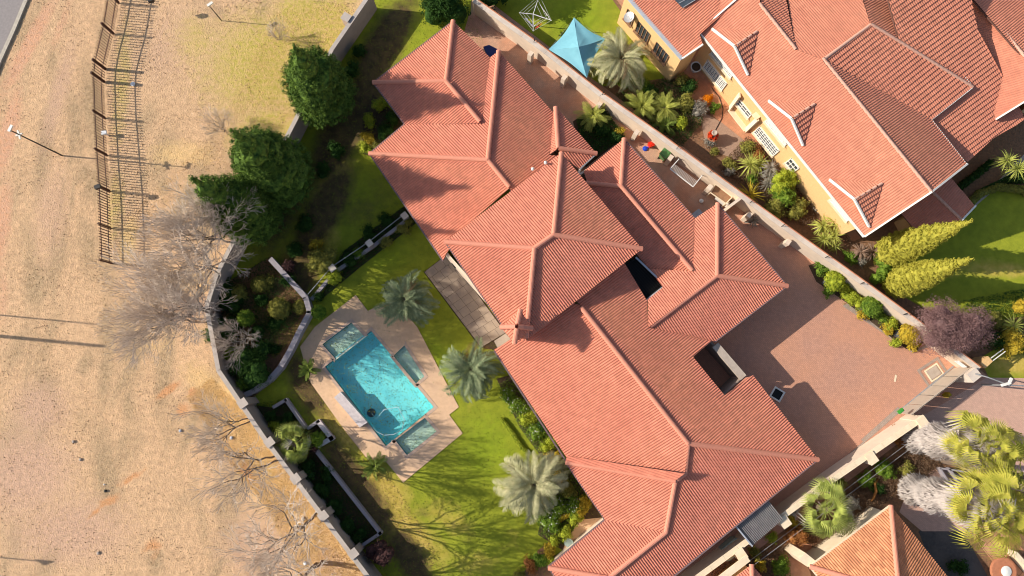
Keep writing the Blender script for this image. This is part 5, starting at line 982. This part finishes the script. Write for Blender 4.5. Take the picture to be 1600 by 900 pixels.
# driveway planters: square tubs with clipped balls between loose shrubs
for (p_, tub, m_, l_, l2) in (((1305, 438), (1296, 440), 'lime', 'top clipped oval ball beside the driveway wall', 'grey square tub under the top clipped ball'), ((1363, 479), (1353, 480), 'broad_green', 'middle clipped oval ball beside the driveway wall', 'grey square tub under the middle clipped ball'), ((1422, 522), (1409, 522), 'gold', 'lowest clipped oval ball beside the driveway wall', 'grey square tub under the lowest clipped ball')):
    clipped(p_, 1.1, 16, m_, l_, .62, stem=.55); q = W(tub, .5); m = MB(); m.box((q.x, q.y, .28), (.6, .6, .5), R(-36)); m.box((q.x, q.y, .53), (.68, .68, .05), R(-36)); tag(m.build('planter_tub', 'grey_lid'), l2, 'planter', 'tubs beside the driveway')
for p_, r_, m_, l_ in (((1284, 420), 14, 'broad_green', 'green shrub at the top end of the driveway planting'), ((1296, 455), 11, 'broad_green', 'green shrub below the top clipped ball'), ((1316, 452), 10, 'lime', 'lime shrub right of the top clipped ball'), ((1330, 466), 14, 'lime', 'bright shrub above the middle clipped ball'), ((1346, 470), 12, 'lime', 'lime shrub beside the middle tub'), ((1350, 492), 11, 'gold', 'yellow shrub below the middle tub'), ((1375, 492), 13, 'broad_green', 'green shrub below the middle clipped ball'), ((1395, 503), 14, 'lime', 'lime shrub between the middle and lowest balls'), ((1388, 515), 10, 'gold', 'yellow shrub at the edge of the red paving'), ((1402, 535), 9, 'lime', 'lime shrub left of the lowest clipped ball'), ((1426, 538), 12, 'gold', 'yellow shrub at the end of the driveway planting')): bush('shrub', p_, .7, r_, m_, l_)
# plum tree
t = place('plum_tree', (1483, 505), 2.6, 'wide purple-grey feathery tree across the wall from the driveway', 'tree', 'trees'); ell = []
for i in range(16): a = rg.uniform(0, 6.28); q = rg.uniform(.2, 1) * 2.1; ell.append((q * math.cos(a) * 1.15, q * math.sin(a) * .75, rg.uniform(1.9, 3.0), rg.uniform(.9, 1.3), rg.uniform(.8, 1.1), .8))
addm('crown', crown_mesh('crown', ell, 'plum', 1500, 26, .36, .16, .18, .62, .9), t); trunk(t, 2.4, .14, .08)
# brick house garden and others
GS = [((548, 108), 15, 1.2, 'broad_dark', 'dark bush in the wall shadow beside the first conifer'), ((528, 232), 15, 1.2, 'broad_dark', 'dark bush in the shade below the first conifer'), ((505, 265), 14, 1.2, 'broad_dark', 'dark bush between the first and middle conifers'), ((478, 350), 16, 1.2, 'broad_dark', 'dark bush right of the lowest conifer'), ((462, 385), 15, 1.2, 'broad_dark', 'dark bush above the start of the curved wall'), ((452, 415), 12, 1.0, 'plum_dark', 'reddish dark bush in the shade of the curved wall'), ((560, 80), 13, 1.0, 'broad_dark', 'upper dark bush against the shaded boundary wall'), ((350, 445), 14, 1.1, 'broad_dark', 'dark bush right under the pale trunks at the wall bend'), ((372, 455), 15, 1.1, 'olive', 'olive bush under the bare branches inside the wall'), ((412, 470), 13, .8, 'broad_dark', 'dark bush left of the clipped dome mound'), ((398, 520), 14, .9, 'broad_dark', 'dark bush right of the bright clipped ball'), ((362, 505), 15, 1.2, 'broad_dark', 'dark bush left of the bright clipped ball'), ((358, 555), 16, 1.3, 'broad_green', 'green bush hugging the wall beside the large dark bush'), ((425, 545), 12, .6, 'broad_dark', 'low dark bush beside the curved wall'), ((450, 440), 13, .8, 'broad_dark', 'dark bush in the tip of the curved wall'), ((1080, 135), 16, 1.2, 'broad_dark', 'dark bush at the top of the brick house garden'), ((1066, 128), 11, 1.1, 'olive', 'olive bush left of the dark garden bush'), ((1075, 160), 18, 1.0, 'olive', 'olive grey bush above the terrace'), ((1093, 168), 15, 1.0, 'grey_leaf', 'grey-green bush beside the orange flowers'), ((1117, 168), 9, .6, 'broad_green', 'small round bush at the path edge'), ((1106, 155), 8, .4, 'flower_orange', 'orange flowering plant in the garden path'), ((1063, 196), 13, .9, 'lime', 'bright lime bush beside the shaded cycad'),
 ((975, 125), 14, .8, 'broad_green', 'green plant under the gazebo palm'), ((1005, 130), 14, .8, 'broad_green', 'green plant right of the gazebo palm'), ((1018, 140), 12, .9, 'broad_dark', 'dark plant behind the pale cycad'), ((1110, 222), 11, .6, 'grey_leaf', 'blue-grey bush under the red flower bowl'), ((1117, 237), 6, .3, 'olive', 'tiny olive plant on the terrace'), ((1165, 230), 15, .9, 'olive', 'olive bush between terrace and windows'), ((1185, 240), 13, .8, 'orange_leaf', 'reddish bush beneath the window'), ((1140, 255), 11, .7, 'olive', 'olive plant left of the round yucca'), ((1140, 268), 9, .6, 'grey_leaf', 'grey plant left below the round yucca'), ((1175, 282), 10, .6, 'broad_green', 'green plant below the round yucca'),
 ((1228, 282), 25, 2.3, 'lime', 'tall lime green bamboo-like bush'), ((1225, 305), 22, 2.0, 'broad_green', 'green bush in the middle of the thicket'), ((1212, 325), 20, 1.4, 'olive', 'olive bush leaning on the long wall'), ((1245, 325), 18, 1.2, 'olive', 'olive bush right of the wall thicket'), ((1245, 265), 16, 1.6, 'olive', 'olive bush against the yellow wall'), ((1262, 305), 15, .6, 'orange_leaf', 'orange leaved low plant near the brick wall'), ((1270, 285), 14, .9, 'grey_leaf', 'brown grey bush near the brick wall'), ((1278, 325), 12, .7, 'grey_leaf', 'grey bush under the last dormer'), ((1330, 402), 12, .8, 'broad_green', 'green bush under the cordyline'), ((1345, 410), 10, .7, 'grey_leaf', 'grey bush below the cordyline'),
 ((1585, 535), 22, 1.8, 'gold', 'golden yellow bush at the right edge'), ((1560, 530), 15, 1.3, 'broad_dark', 'dark green bush between plum tree and golden bush'), ((1592, 480), 14, 1.3, 'gold', 'golden bush at the right edge above the spiky yucca'), ((1555, 500), 14, 1.2, 'olive', 'olive bush right of the plum tree'),
 ((1408, 680), 17, 1.0, 'orange_leaf', 'orange shrub outside the cream wall'), ((1422, 672), 14, 1.0, 'olive', 'olive shrub beside the orange one at the wall'), ((1383, 730), 17, 1.0, 'broad_green', 'green shrub left of the upper skirt'), ((1352, 750), 14, .9, 'broad_green', 'blue-green shrub by the arched branch'), ((1415, 733), 12, .7, 'olive', 'olive bush between the two skirts'), ((1370, 765), 12, .6, 'broad_dark', 'dark low bush left of the lower skirt'), ((1310, 755), 13, 1.0, 'olive', 'straggly olive shrub above the bright fan palm'), ((1330, 790), 16, .9, 'grey_leaf', 'dry grey shrub right of the bright fan palm'), ((1248, 836), 18, 1.2, 'orange_leaf', 'orange brown round shrub below the cream wall'), ((1236, 812), 11, .8, 'gold', 'yellow shrub against the cream wall'), ((1208, 842), 9, .6, 'lime', 'thin pale plant between the wires'), ((1190, 882), 9, .6, 'gold', 'yellow plant by the outbuilding roof'), ((1220, 885), 17, .9, 'broad_green', 'green bush at the bottom left of the orange roof'), ((1180, 865), 10, .5, 'olive', 'olive plant under the cream wall pier'), ((1500, 890), 14, .6, 'broad_dark', 'dark bush at the bottom beside the orange roof'), ((960, 215), 12, 1.0, 'broad_dark', 'dark bush in the shade between the roofs'), ((940, 205), 14, .9, 'broad_dark', 'dark bush under the bright courtyard cycad'), ((968, 205), 8, .8, 'gold', 'golden plant at the roof corner by the long wall')]
for p_, r_, h_, m_, l_ in GS: bush('shrub', p_, h_, r_, m_, l_, ls=.11)
# curved and clipped hedges
def hedge(pts, h, wd, material, label):
    P = [W(p, h * .7) for p in pts]; c = sum(P, Vector()) / len(P); t = empty('hedge', (c.x, c.y, 0), label, 'hedge', 'clipped hedges'); ell = []
    for a, b in zip(P[:-1], P[1:]):
        n = max(2, int((b - a).length / (wd * .5)))
        for i in range(n): q = a.lerp(b, i / n) - c; ell.append((q.x, q.y, h * .5, wd * .52, wd * .52, h * .52))
    addm('foliage', crown_mesh('foliage', ell, material, 34 * len(ell), 14, .07, .07, .7, .93), t)
hedge([(1515, 318), (1532, 302), (1560, 292), (1598, 296), (1612, 306)], .8, .6, 'olive', 'curved golden-green hedge around the side lawn'); hedge([(1500, 292), (1530, 270), (1552, 250)], .8, .55, 'broad_dark', 'straight dark hedge beside the purple roof')
hedge([(1375, 400), (1385, 415), (1378, 432), (1362, 437)], 1.2, .85, 'broad_green', 'curved clipped green hedge between the golden cypresses'); hedge([(880, 745), (900, 775)], .6, .35, 'olive', 'short clipped hedge along the lower eave'); hedge([(868, 815), (905, 795)], .5, .3, 'gold', 'short golden hedge around the paved nook')
hedge([(784, 655), (800, 675), (814, 698), (826, 708)], .22, .22, 'lime', 'low golden edging plants between lawn and eave bed')
# --- bare winter trees
def bare_mesh(seed, h, spread, levels=6, limbs=6, material='twigs', clear=.34):
    r_ = random.Random(seed); segs = []; thick = []
    def grow(p, d, L, r, lv, out):
        q = p + d * L * .5 + Vector((r_.uniform(-.05, .05), r_.uniform(-.05, .05), r_.uniform(-.03, .05))) * L; e = q + (d + Vector((r_.uniform(-.25, .25), r_.uniform(-.25, .25), r_.uniform(-.05, .2)))).normalized() * L * .5
        out.append((p, q, r, r * .86)); out.append((q, e, r * .86, r * .72))
        if lv == 0: return
        for k in range(3):
            v = Vector((r_.gauss(0, 1), r_.gauss(0, 1), r_.gauss(0, 1))); v = (v - v.dot(d) * d).normalized(); a = r_.uniform(.25, .75); nd = (d * math.cos(a) + v * math.sin(a) + Vector((0, 0, .14))).normalized()
            grow(e if k < 2 else p.lerp(e, r_.uniform(.4, .9)), nd, L * r_.uniform(.62, .86), r * (.66 if k else .74), lv - 1, out)
    base = []; fine = []; tops = []
    for k in range(2):
        o0 = Vector(((-1) ** k * .12, .1 * k, 0)); p = o0; r0 = h * .010
        for j in range(4): q = p + Vector((r_.uniform(-.12, .12), r_.uniform(-.12, .12), h * clear / 4)); base.append((p, q, r0, r0 * .88)); r0 *= .88; p = q
        tops.append(p)
    for i in range(limbs):
        a = i * 6.283 / limbs + r_.uniform(-.4, .4); d = Vector((math.cos(a) * spread, math.sin(a) * spread, 1)).normalized(); grow(tops[i % len(tops)], d, h * .185, h * .0065, levels, fine)
    def tubes(S, n):
        P = np.array([s[0] for s in S]); Q = np.array([s[1] for s in S]); r0 = np.array([s[2] for s in S])[:, None]; r1 = np.array([s[3] for s in S])[:, None]; d = Q - P; d /= np.linalg.norm(d, axis=1, keepdims=True) + 1e-9
        up = np.where(np.abs(d[:, 2:]) < .9, [[0, 0, 1.]], [[1., 0, 0]]); y = np.cross(up, d); y /= np.linalg.norm(y, axis=1, keepdims=True); z = np.cross(d, y); V = []
        for (c, r) in ((P, r0), (Q, r1)):
            for j in range(n): a = 2 * math.pi * j / n; V.append(c + (y * math.cos(a) + z * math.sin(a)) * r)
        V = np.stack(V, 1).reshape(-1, 3); k = np.arange(len(S))[:, None] * 2 * n; F = np.stack([k + np.array([j, (j + 1) % n, n + (j + 1) % n, n + j])[None] for j in range(n)], 1).reshape(-1, 4); return V, F
    big = [s for s in fine if s[2] > h * .0035] + base; small = [s for s in fine if s[2] <= h * .0035]
    small = [(a, b, max(r0, .0045), max(r1, .0034)) for a, b, r0, r1 in small]
    return quads('limbs', *tubes(big, 5), 'palebark'), quads('twigs', *tubes(small, 3), material)
BM = [bare_mesh(5, 6.0, .50, 6, 6), bare_mesh(9, 6.0, .42, 6, 6), bare_mesh(14, 6.0, .66, 6, 6), bare_mesh(21, 6.0, .8, 5, 7, clear=.06), bare_mesh(33, 6.0, .42, 5, 5)]
def bare(base, h, var, rot, label, flat=1., sx=1.):
    b = W(base); t = empty('bare_tree', b, label, 'tree', 'leafless trees along the wall'); s = h / 6.0
    for nm, me in zip(('limbs', 'twigs'), BM[var]):
        o = link(nm, me, t, local=True); o.matrix_basis = Matrix.Rotation(rot, 4, 'Z') @ Matrix.Diagonal((s * sx, s * sx, s * flat, 1))
        if nm == 'twigs': o['kind'] = 'stuff'
bare((372, 388), 11.0, 0, .3, 'leafless tree reaching left just below the conifers', 1, 1.0); bare((362, 425), 10.0, 2, 2.1, 'leafless tree whose limbs fan out at the wall corner', 1, .9)
bare((352, 488), 12.0, 1, 1.0, 'wide leafless tree over the middle of the veld', 1, .9); bare((386, 530), 6.2, 3, 4.0, 'pale leafless tree leaning over the dark bush', 1, .8)
bare((300, 500), 10.0, 2, 4.4, 'leafless tree farthest out on the veld', 1, .8)
bare((395, 655), 10.5, 4, 5.0, 'thin leafless tree beside the wall above the small fan palm', 1, .62); bare((434, 714), 11.0, 4, 2.6, 'leafless tree on leaf litter beside the second wall pier', 1, .8); bare((492, 802), 11.5, 4, 4.4, 'broad leafless tree at the lower part of the wall', 1, .85); bare((500, 880), 11.5, 1, .8, 'grey leafless tree at the bottom edge of the veld', 1, .95)
bare((352, 205), 4.4, 3, 1.4, 'small leafless tree left of the upper conifers', 1, .8); bare((438, 62), 3.2, 3, .2, 'small leafless bush near the top conifer', 1, .8)
# --- loose leaves, tufts and grass
scatter('fallen_leaves', [(330, 590), (380, 640), (480, 775), (575, 905), (470, 910), (420, 800), (340, 700), (290, 620)], 20000, .07, 'litter', -.01, .05, .6)
scatter('fallen_leaves', [(340, 200), (430, 20), (560, 0), (470, 170), (380, 260), (330, 330), (220, 380), (200, 340)], 6000, .07, 'litter', -.01, .05, .6)
scatter('dry_grass_tufts', [(60, -20), (570, -20), (440, 210), (320, 460), (330, 590), (580, 920), (-20, 920), (-20, 120)], 36000, .085, 'veld_tuft', -.04, .03, .5)
scatter('veld_weeds', [(60, -20), (570, -20), (440, 210), (320, 460), (330, 590), (580, 920), (-20, 920), (-20, 120)], 2600, .11, 'ghost_leaf', -.02, .06, .5, clusters=.35)
scatter('lawn_grass', plot_px, 46000, .085, 'grass_blade', .01, .05, .3)
scatter('lawn_litter', [(445, 620), (480, 540), (560, 680), (640, 790), (700, 900), (610, 930), (590, 840), (500, 700)], 5000, .07, 'dead_leaf', .02, .05, .7); scatter('bed_litter', [(330, 455), (425, 400), (480, 465), (468, 520), (400, 618), (342, 582)], 5000, .08, 'dead_leaf', .04, .10, .6)
scatter('ground_cover', [(330, 455), (425, 400), (480, 465), (468, 500), (400, 560), (400, 618), (342, 582)], 9000, .10, 'broad_dark', .05, .5, .3)
scatter('ground_cover', [(430, 560), (470, 520), (475, 500), (400, 480), (395, 530)], 3500, .08, 'olive', .04, .16, .3)
scatter('ground_cover', [(388, 632), (446, 623), (479, 670), (521, 686), (496, 701), (596, 834), (562, 856), (480, 768), (402, 664)], 7000, .09, 'broad_dark', .05, .45, .3)
scatter('ground_cover', [(520, 425), (538, 392), (632, 322), (655, 345), (560, 420), (500, 470)], 6000, .09, 'broad_dark', .05, .35, .3)
scatter('ground_cover', [(776, 600), (800, 590), (890, 718), (925, 790), (880, 850), (840, 835), (860, 760), (852, 722), (812, 668)], 7000, .10, 'broad_green', .05, .4, .3)
scatter('ground_cover', [(900, 190), (940, 165), (975, 215), (915, 258)], 4000, .12, 'broad_dark', .05, .7, .3)
scatter('garden_ground_cover', [(1050, 120), (1100, 190), (1060, 235), (960, 150)], 7000, .10, 'broad_dark', .05, .5, .3); scatter('garden_ground_cover', [(1120, 262), (1165, 215), (1290, 300), (1330, 385), (1230, 345)], 12000, .11, 'ghost_leaf', .05, .6, .3); scatter('garden_ground_cover', [(1225, 830), (1440, 690), (1470, 730), (1370, 790), (1280, 860)], 12000, .11, 'ghost_leaf', .05, .6, .3)
scatter('garden_ground_cover', [(1520, 300), (1600, 262), (1640, 290), (1560, 288)], 4000, .11, 'broad_dark', .05, .7, .3); scatter('garden_ground_cover', [(1110, 885), (1230, 840), (1240, 960), (1100, 960)], 5000, .11, 'ghost_leaf', .05, .4, .3); scatter('garden_ground_cover', [(1500, 470), (1600, 450), (1640, 560), (1530, 545)], 5000, .11, 'broad_dark', .05, .6, .3)

# ------------------------------------------------------------------ smaller things standing about
gz = empty('gazebo', W((905, 78)), 'light blue pointed canvas gazebo on the neighbour lawn', 'gazebo')
cs_ = [W(p, 2.1) for p in ((897, 27), (946, 60), (917, 121), (857, 77))]; top = W((904, 73), 3.0); Vt = []; F = []; n = 14
for k in range(4):
    a, b = cs_[k], cs_[(k + 1) % 4]; base_ = len(Vt)
    for i in range(n + 1):
        for j in range(n + 1):
            f = i / n; g = j / n; mid = a.lerp(b, g); sag = math.sin(math.pi * g); edge = mid + (Vector((top.x, top.y, mid.z)) - mid) * .10 * sag; p = top.lerp(edge, f); p.z -= .28 * math.sin(math.pi * f) * (.6 + .4 * abs(2 * g - 1)) * .5 + .03 * math.sin(9 * f + 5 * g) * f; Vt.append(tuple(p))
    F += [(base_ + i * (n + 1) + j, base_ + (i + 1) * (n + 1) + j, base_ + (i + 1) * (n + 1) + j + 1, base_ + i * (n + 1) + j + 1) for i in range(n) for j in range(n)]
link('canopy', quads('canopy', Vt, F, 'blue_canvas', smooth=True), gz)
for p in cs_: m = MB(); m.tube([(p.x, p.y, 0), p], .03, 6); m.build('pole', 'galvanised', gz)
m = MB()
for a, b in zip(cs_, cs_[1:] + cs_[:1]): m.bar(a - Vector((0, 0, .18)), b - Vector((0, 0, .18)), .015, .02)
m.build('edge_cord', 'galvanised', gz)
wl = empty('washing_line', W((838, 30)), 'rotary washing line with white laundry in the shade beside the gazebo', 'washing line'); c = W((833, 22), 1.9)
m = MB(); m.tube([(c.x, c.y, 0), c], .035, 8); m.build('pole', 'galvanised', wl)
tips = [W(p, 1.95) for p in ((843, -8), (811, 20), (833, 49), (862, 32))]
for q in tips: m = MB(); m.bar(c, q, .04); m.build('arm', 'white_paint', wl)
m = MB()
for f in (.5, .75, .98):
    for a, b in zip(tips, tips[1:] + tips[:1]): m.bar(c.lerp(a, f), c.lerp(b, f), .012)
m.build('lines', 'white_paint', wl)
def cloth(a, b, drop, material, label):
    a = W(a, 1.9); b = W(b, 1.9); Vt = []; n, k = 10, 7; d = (b - a).normalized(); nr = Vector((-d.y, d.x, 0))
    for i in range(n + 1):
        for j in range(k + 1): f = j / k; Vt.append(tuple(a.lerp(b, i / n) + nr * (.06 * math.sin(i * 1.9) * f + .25 * f) + Vector((0, 0, -drop * f))))
    F = [(i * (k + 1) + j, (i + 1) * (k + 1) + j, (i + 1) * (k + 1) + j + 1, i * (k + 1) + j + 1) for i in range(n) for j in range(k)]
    tag(link('hanging_cloth', quads('hanging_cloth', Vt, F, material, smooth=True)), label, 'laundry', 'laundry on the washing line')
cloth((843, 6), (857, 25), .9, 'cloth', 'large white sheet on the far side of the washing line'); cloth((838, 38), (852, 27), .7, 'cloth', 'white shirt hanging nearest the gazebo'); cloth((840, 43), (847, 36), .5, 'redcloth', 'red printed cloth among the white laundry'); cloth((819, 28), (831, 42), .3, 'cloth', 'row of small white cloths on the left line')
def bin_(px, material, label, s=1.):
    q = W(px, .5); t = empty('wheelie_bin', (q.x, q.y, 0), label, 'bin'); m = MB(); vs = []
    for z, e in ((.08, .22), (1.0, .29)): vs += [(-e, -e * 1.1, z), (e, -e * 1.1, z), (e, e * 1.1, z), (-e, e * 1.1, z)]
    rot = Matrix.Rotation(R(50), 3, 'Z'); m.add([q * Vector((1, 1, 0)) if 0 else Vector((q.x, q.y, 0)) + rot @ Vector(v) for v in vs], [(0, 3, 2, 1), (4, 5, 6, 7), (0, 1, 5, 4), (1, 2, 6, 5), (2, 3, 7, 6), (3, 0, 4, 7)]); m.build('body', material, t)
    m = MB(); m.box(Vector((q.x, q.y, 1.04)), (.64, .7, .07), R(50)); m.box(Vector((q.x, q.y, 1.08)), (.44, .5, .05), R(50)); m.build('lid', material, t)
    for s_ in (-1, 1): w_ = Vector((q.x, q.y, .1)) + rot @ Vector((-.26, s_ * .24, 0)); m = MB(); m.tube([w_ - rot @ Vector((0, .03, 0)), w_ + rot @ Vector((0, .03, 0))], .1, 10); m.build('wheel', 'dark_metal', t)
bin_((1037, 243), 'green_plastic', 'green wheelie bin against the long wall')
q = W((1017, 226), .3); m = MB(); m.box((q.x, q.y, .22), (.38, .34, .44), R(20)); m.box((q.x, q.y, .46), (.44, .4, .05), R(20)); m.box((q.x, q.y, .5), (.2, .2, .04), R(20)); tag(m.build('red_crate', 'red_plastic'), 'small bright red box in the sunlit yard strip', 'box')
q = W((1008, 232), .1); m = MB(); m.lathe((q.x, q.y, .03), [(.05, 0), (.22, .02), (.2, .1), (.06, .14)], 7); m.box((q.x + .2, q.y + .1, .09), (.2, .1, .06), .5); tag(m.build('blue_toy', 'blue_plastic'), 'small blue plastic toy next to the red box', 'toy')
q = W((1096, 314), .2); m = MB(); m.lathe((q.x, q.y, 0), [(.02, 0), (.13, .05), (.19, .19), (.13, .33), (.02, .38)], 14); tag(m.build('ball', 'white_paint', smooth=True), 'pale round ball in the shaded yard', 'ball')
m = MB(); P = [W(p, .3) for p in ((1081, 334), (1092, 326), (1098, 333), (1087, 343))]; m.prism([xy(p) for p in P], .26, .33); m.prism(offset([xy(p) for p in P], .1), .0, .26); tag(m.build('blue_board', 'bluewhite'), 'bluish flat panel poking out beside the pink roof corner', 'panel')
m = MB(); P = [W(p, 1.6) for p in ((755, 73), (764, 70), (780, 78), (768, 90), (760, 84))]; m.prism([xy(p) for p in P], 1.5, 1.6); m.prism(offset([xy(p) for p in P], .35), 0, 1.5); tag(m.build('blue_cover', 'blue_tarp'), 'dark blue covered thing tucked between two roof corners', 'cover')
# wall mounted airer frame and the wooden rack
ar = empty('clothes_airer', W((1070, 270)), 'white folding clothes airer frame fixed to the long wall', 'clothes airer'); C4 = [W(p, 1.6) for p in ((1061, 248), (1047, 264), (1083, 292), (1097, 274))]
for a, b in ((0, 1), (1, 2), (2, 3)): m = MB(); m.bar(C4[a], C4[b], .06); m.build('frame_bar', 'white_paint', ar)
for i in range(1, 7): m = MB(); m.bar(C4[1].lerp(C4[0], i / 13), C4[2].lerp(C4[3], i / 13), .014); m.build('line', 'white_paint', ar)
for a in (0, 3): m = MB(); m.bar(C4[a], C4[a] - Vector((0, 0, .7)) + (C4[a] - C4[1 if a == 0 else 2]) * .25, .05); m.build('bracket', 'dark_metal', ar)
wr = empty('wooden_rack', W((1128, 302)), 'wooden topped rack with cream metal frame beside the airer', 'rack'); C4 = [W(p, 1.1) for p in ((1118, 288), (1110, 301), (1134, 318), (1144, 308))]
m = MB(); m.prism([xy(p) for p in C4], 1.02, 1.08); m.build('top', 'wood', wr)
for a, b in ((0, 1), (1, 2), (2, 3), (3, 0)): m = MB(); m.bar(C4[a] + Vector((0, 0, .02)), C4[b] + Vector((0, 0, .02)), .07); m.bar((C4[a].x, C4[a].y, 0), C4[a], .06); m.build('frame_bar', 'cream', wr)
m = MB(); m.box(W((1128, 314), .5), (1.1, .35, .5), R(-36)); tag(m.build('white_chest', 'white_paint'), 'white low chest below the wooden rack', 'chest')
# double lidded unit by the lower wall
un = empty('pump_unit', W((1142, 856)), 'pale green rounded unit with two round grey lids behind the cream wall', 'unit'); a, b = W((1136, 866), .9), W((1152, 852), .9); d = (b - a).normalized(); nr = Vector((-d.y, d.x, 0)); pts = []
for i in range(9): an = math.pi * (.5 + i / 8); pts.append(xy(a + d * math.cos(an) * .5 + nr * math.sin(an) * .5))
for i in range(9): an = math.pi * (-.5 + i / 8); pts.append(xy(b + d * math.cos(an) * .5 + nr * math.sin(an) * .5))
m = MB(); m.prism(pts, .05, .9); m.build('tank', 'pale_teal', un); m = MB(); m.prism(offset(pts, .1), .9, .94); m.build('deck', 'cream', un)
for q in (a, b): m = MB(); m.lathe((q.x, q.y, .94), [(.34, 0), (.34, .05), (.28, .08), (.06, .10)], 16); m.build('lid', 'grey_lid', un)
# satellite dish, pots, flower bowl
sdh = empty('satellite_dish', W((983, 28)), 'round grey satellite dish on the wall of the brick house wing', 'satellite dish'); q = W((983, 27), 3.2); nrm = Vector((-.45, -.1, .9)).normalized(); M = nrm.to_track_quat('Z', 'Y').to_matrix(); Vt = []; F = []
for i in range(6):
    for j in range(20): r_ = .42 * i / 5; v = q + M @ Vector((r_ * math.cos(j * math.pi / 10), r_ * math.sin(j * math.pi / 10), .35 * r_ * r_)); Vt.append(tuple(v))
F = [(i * 20 + j, i * 20 + (j + 1) % 20, (i + 1) * 20 + (j + 1) % 20, (i + 1) * 20 + j) for i in range(5) for j in range(20)]; link('dish', quads('dish', Vt, F, 'galvanised', smooth=True), sdh)
m = MB(); m.tube([q, q + Vector((.3, -.2, -.3)), q + Vector((.55, .1, -.5))], .03, 6); m.tube([q + Vector((.15, -.3, 0)), q + nrm * .4], .02, 5); m.build('mount_arm', 'white_paint', sdh)
def pot(px, r, h, material, label, fill='darksoil', flowers=None):
    q = W(px, h); t = empty('plant_pot', (q.x, q.y, 0), label, 'pot'); m = MB(); m.lathe((q.x, q.y, 0), [(r * .7, 0), (r, h * .9), (r * 1.1, h), (r * .92, h), (r * .88, h - .06)], 18); m.build('pot_body', material, t)
    m = MB(); m.lathe((q.x, q.y, h - .1), [(r * .9, 0), (r * .85, .05)], 16); m.build('pot_soil', fill, t)
    if flowers: o = link('flowers', crown_mesh('flowers', [(q.x, q.y, h + .05, r * .7, r * .7, .15)], flowers, 60, 10, .1, .09, .9, 0), t); o['kind'] = 'stuff'
pot((1088, 104), .42, .6, 'white_paint', 'round white rimmed pot in the dark corner of the brick house'); pot((1114, 212), .45, .75, 'terracotta', 'hexagonal bowl of red flowers on the terrace', flowers='flower_red')
q = W((1117, 207), 1.2); m = MB(); m.lathe((q.x, q.y, .7), [(.12, 0), (.08, .3), (.24, .42), (.2, .5), (.05, .45)], 14); tag(m.build('stone_ornament', 'concrete'), 'grey stone ornament standing in the red flower bowl', 'ornament')
ap_ = [W(p, z) for p, z in (((1117, 205), .05), ((1128, 185), .05), ((1130, 170), .05), ((1124, 152), .05), ((1112, 137), .05))]; m = MB(); m.tube(ap_, .03, 6); tag(m.build('garden_hose', 'dark_metal'), 'thin dark hose curving from the flower bowl to the wall', 'hose')
ab = [W(p, z) for p, z in (((1372, 748), .2), ((1367, 756), .6), ((1369, 768), .8), ((1365, 778), .6), ((1360, 784), .2))]; m = MB(); m.tube(ab, [.05, .09, .1, .09, .05], 8); tag(m.build('bent_branch', 'orange_leaf'), 'curved orange brown branch left of the lower skirt', 'branch')
m = MB(); q = W((1568, 892), .7); m.lathe((q.x, q.y, 0), [(.1, 0), (.1, .66), (1.0, .66), (1.0, .74), (.9, .78)], 22); tag(m.build('round_table', 'terracotta'), 'large round reddish table at the bottom right corner', 'table')
m = MB(); m.lathe((q.x + .1, q.y, .8), [(.35, 0), (.4, .05), (.1, .12)], 14); tag(m.build('white_bowl', 'white_paint'), 'white bowl on the reddish round table', 'bowl')
m = MB(); m.bar(W((1580, 862), .5), W((1618, 905), .5), .3, 1.0); tag(m.build('white_garden_wall', 'cream'), 'cream low wall cutting the bottom right corner', 'wall')
fw = empty('strained_wires', W((1190, 850)), 'pair of thin wires running parallel to the cream wall', 'wires')
for a, b in (((1100, 925), (1440, 672)), ((1094, 918), (1430, 668))):
    a, b = [Vector(W((x + 8, y + 10), 1.2)) for x, y in (a, b)]; m = MB(); m.tube([a, b], .018, 4); m.build('wire', 'galvanised', fw)
fn = empty('nook_furniture', W((895, 860)), 'green round garden chair in the paved nook under the lower eave', 'chair'); q = W((888, 848), .5); m = MB(); m.lathe((q.x, q.y, 0), [(.3, 0), (.32, .44), (.1, .46)], 12); m.build('seat', 'pale_teal', fn)
m = MB(); m.tube([Vector((q.x + .34 * math.cos(t), q.y + .34 * math.sin(t), .8)) for t in [i * .35 for i in range(-4, 5)]], .035, 6); m.build('backrest', 'pale_teal', fn)
sheet('nook_paving', G((885, 845), (905, 812), (945, 808), (960, 830), (900, 880), (862, 885), (878, 862)), .042, 'deck_paving')

sheet('fallen_paper', G((1398, 585), (1401, 587), (1399, 597), (1396, 596)), .047, 'cream')

m = MB(); P = [W(p, 2.9) for p in ((1133, 619), (1165, 590), (1178, 587), (1140, 626))]; m.prism([xy(p) for p in P], 2.86, 2.92); m.build('well_flashing', 'ridge', house)
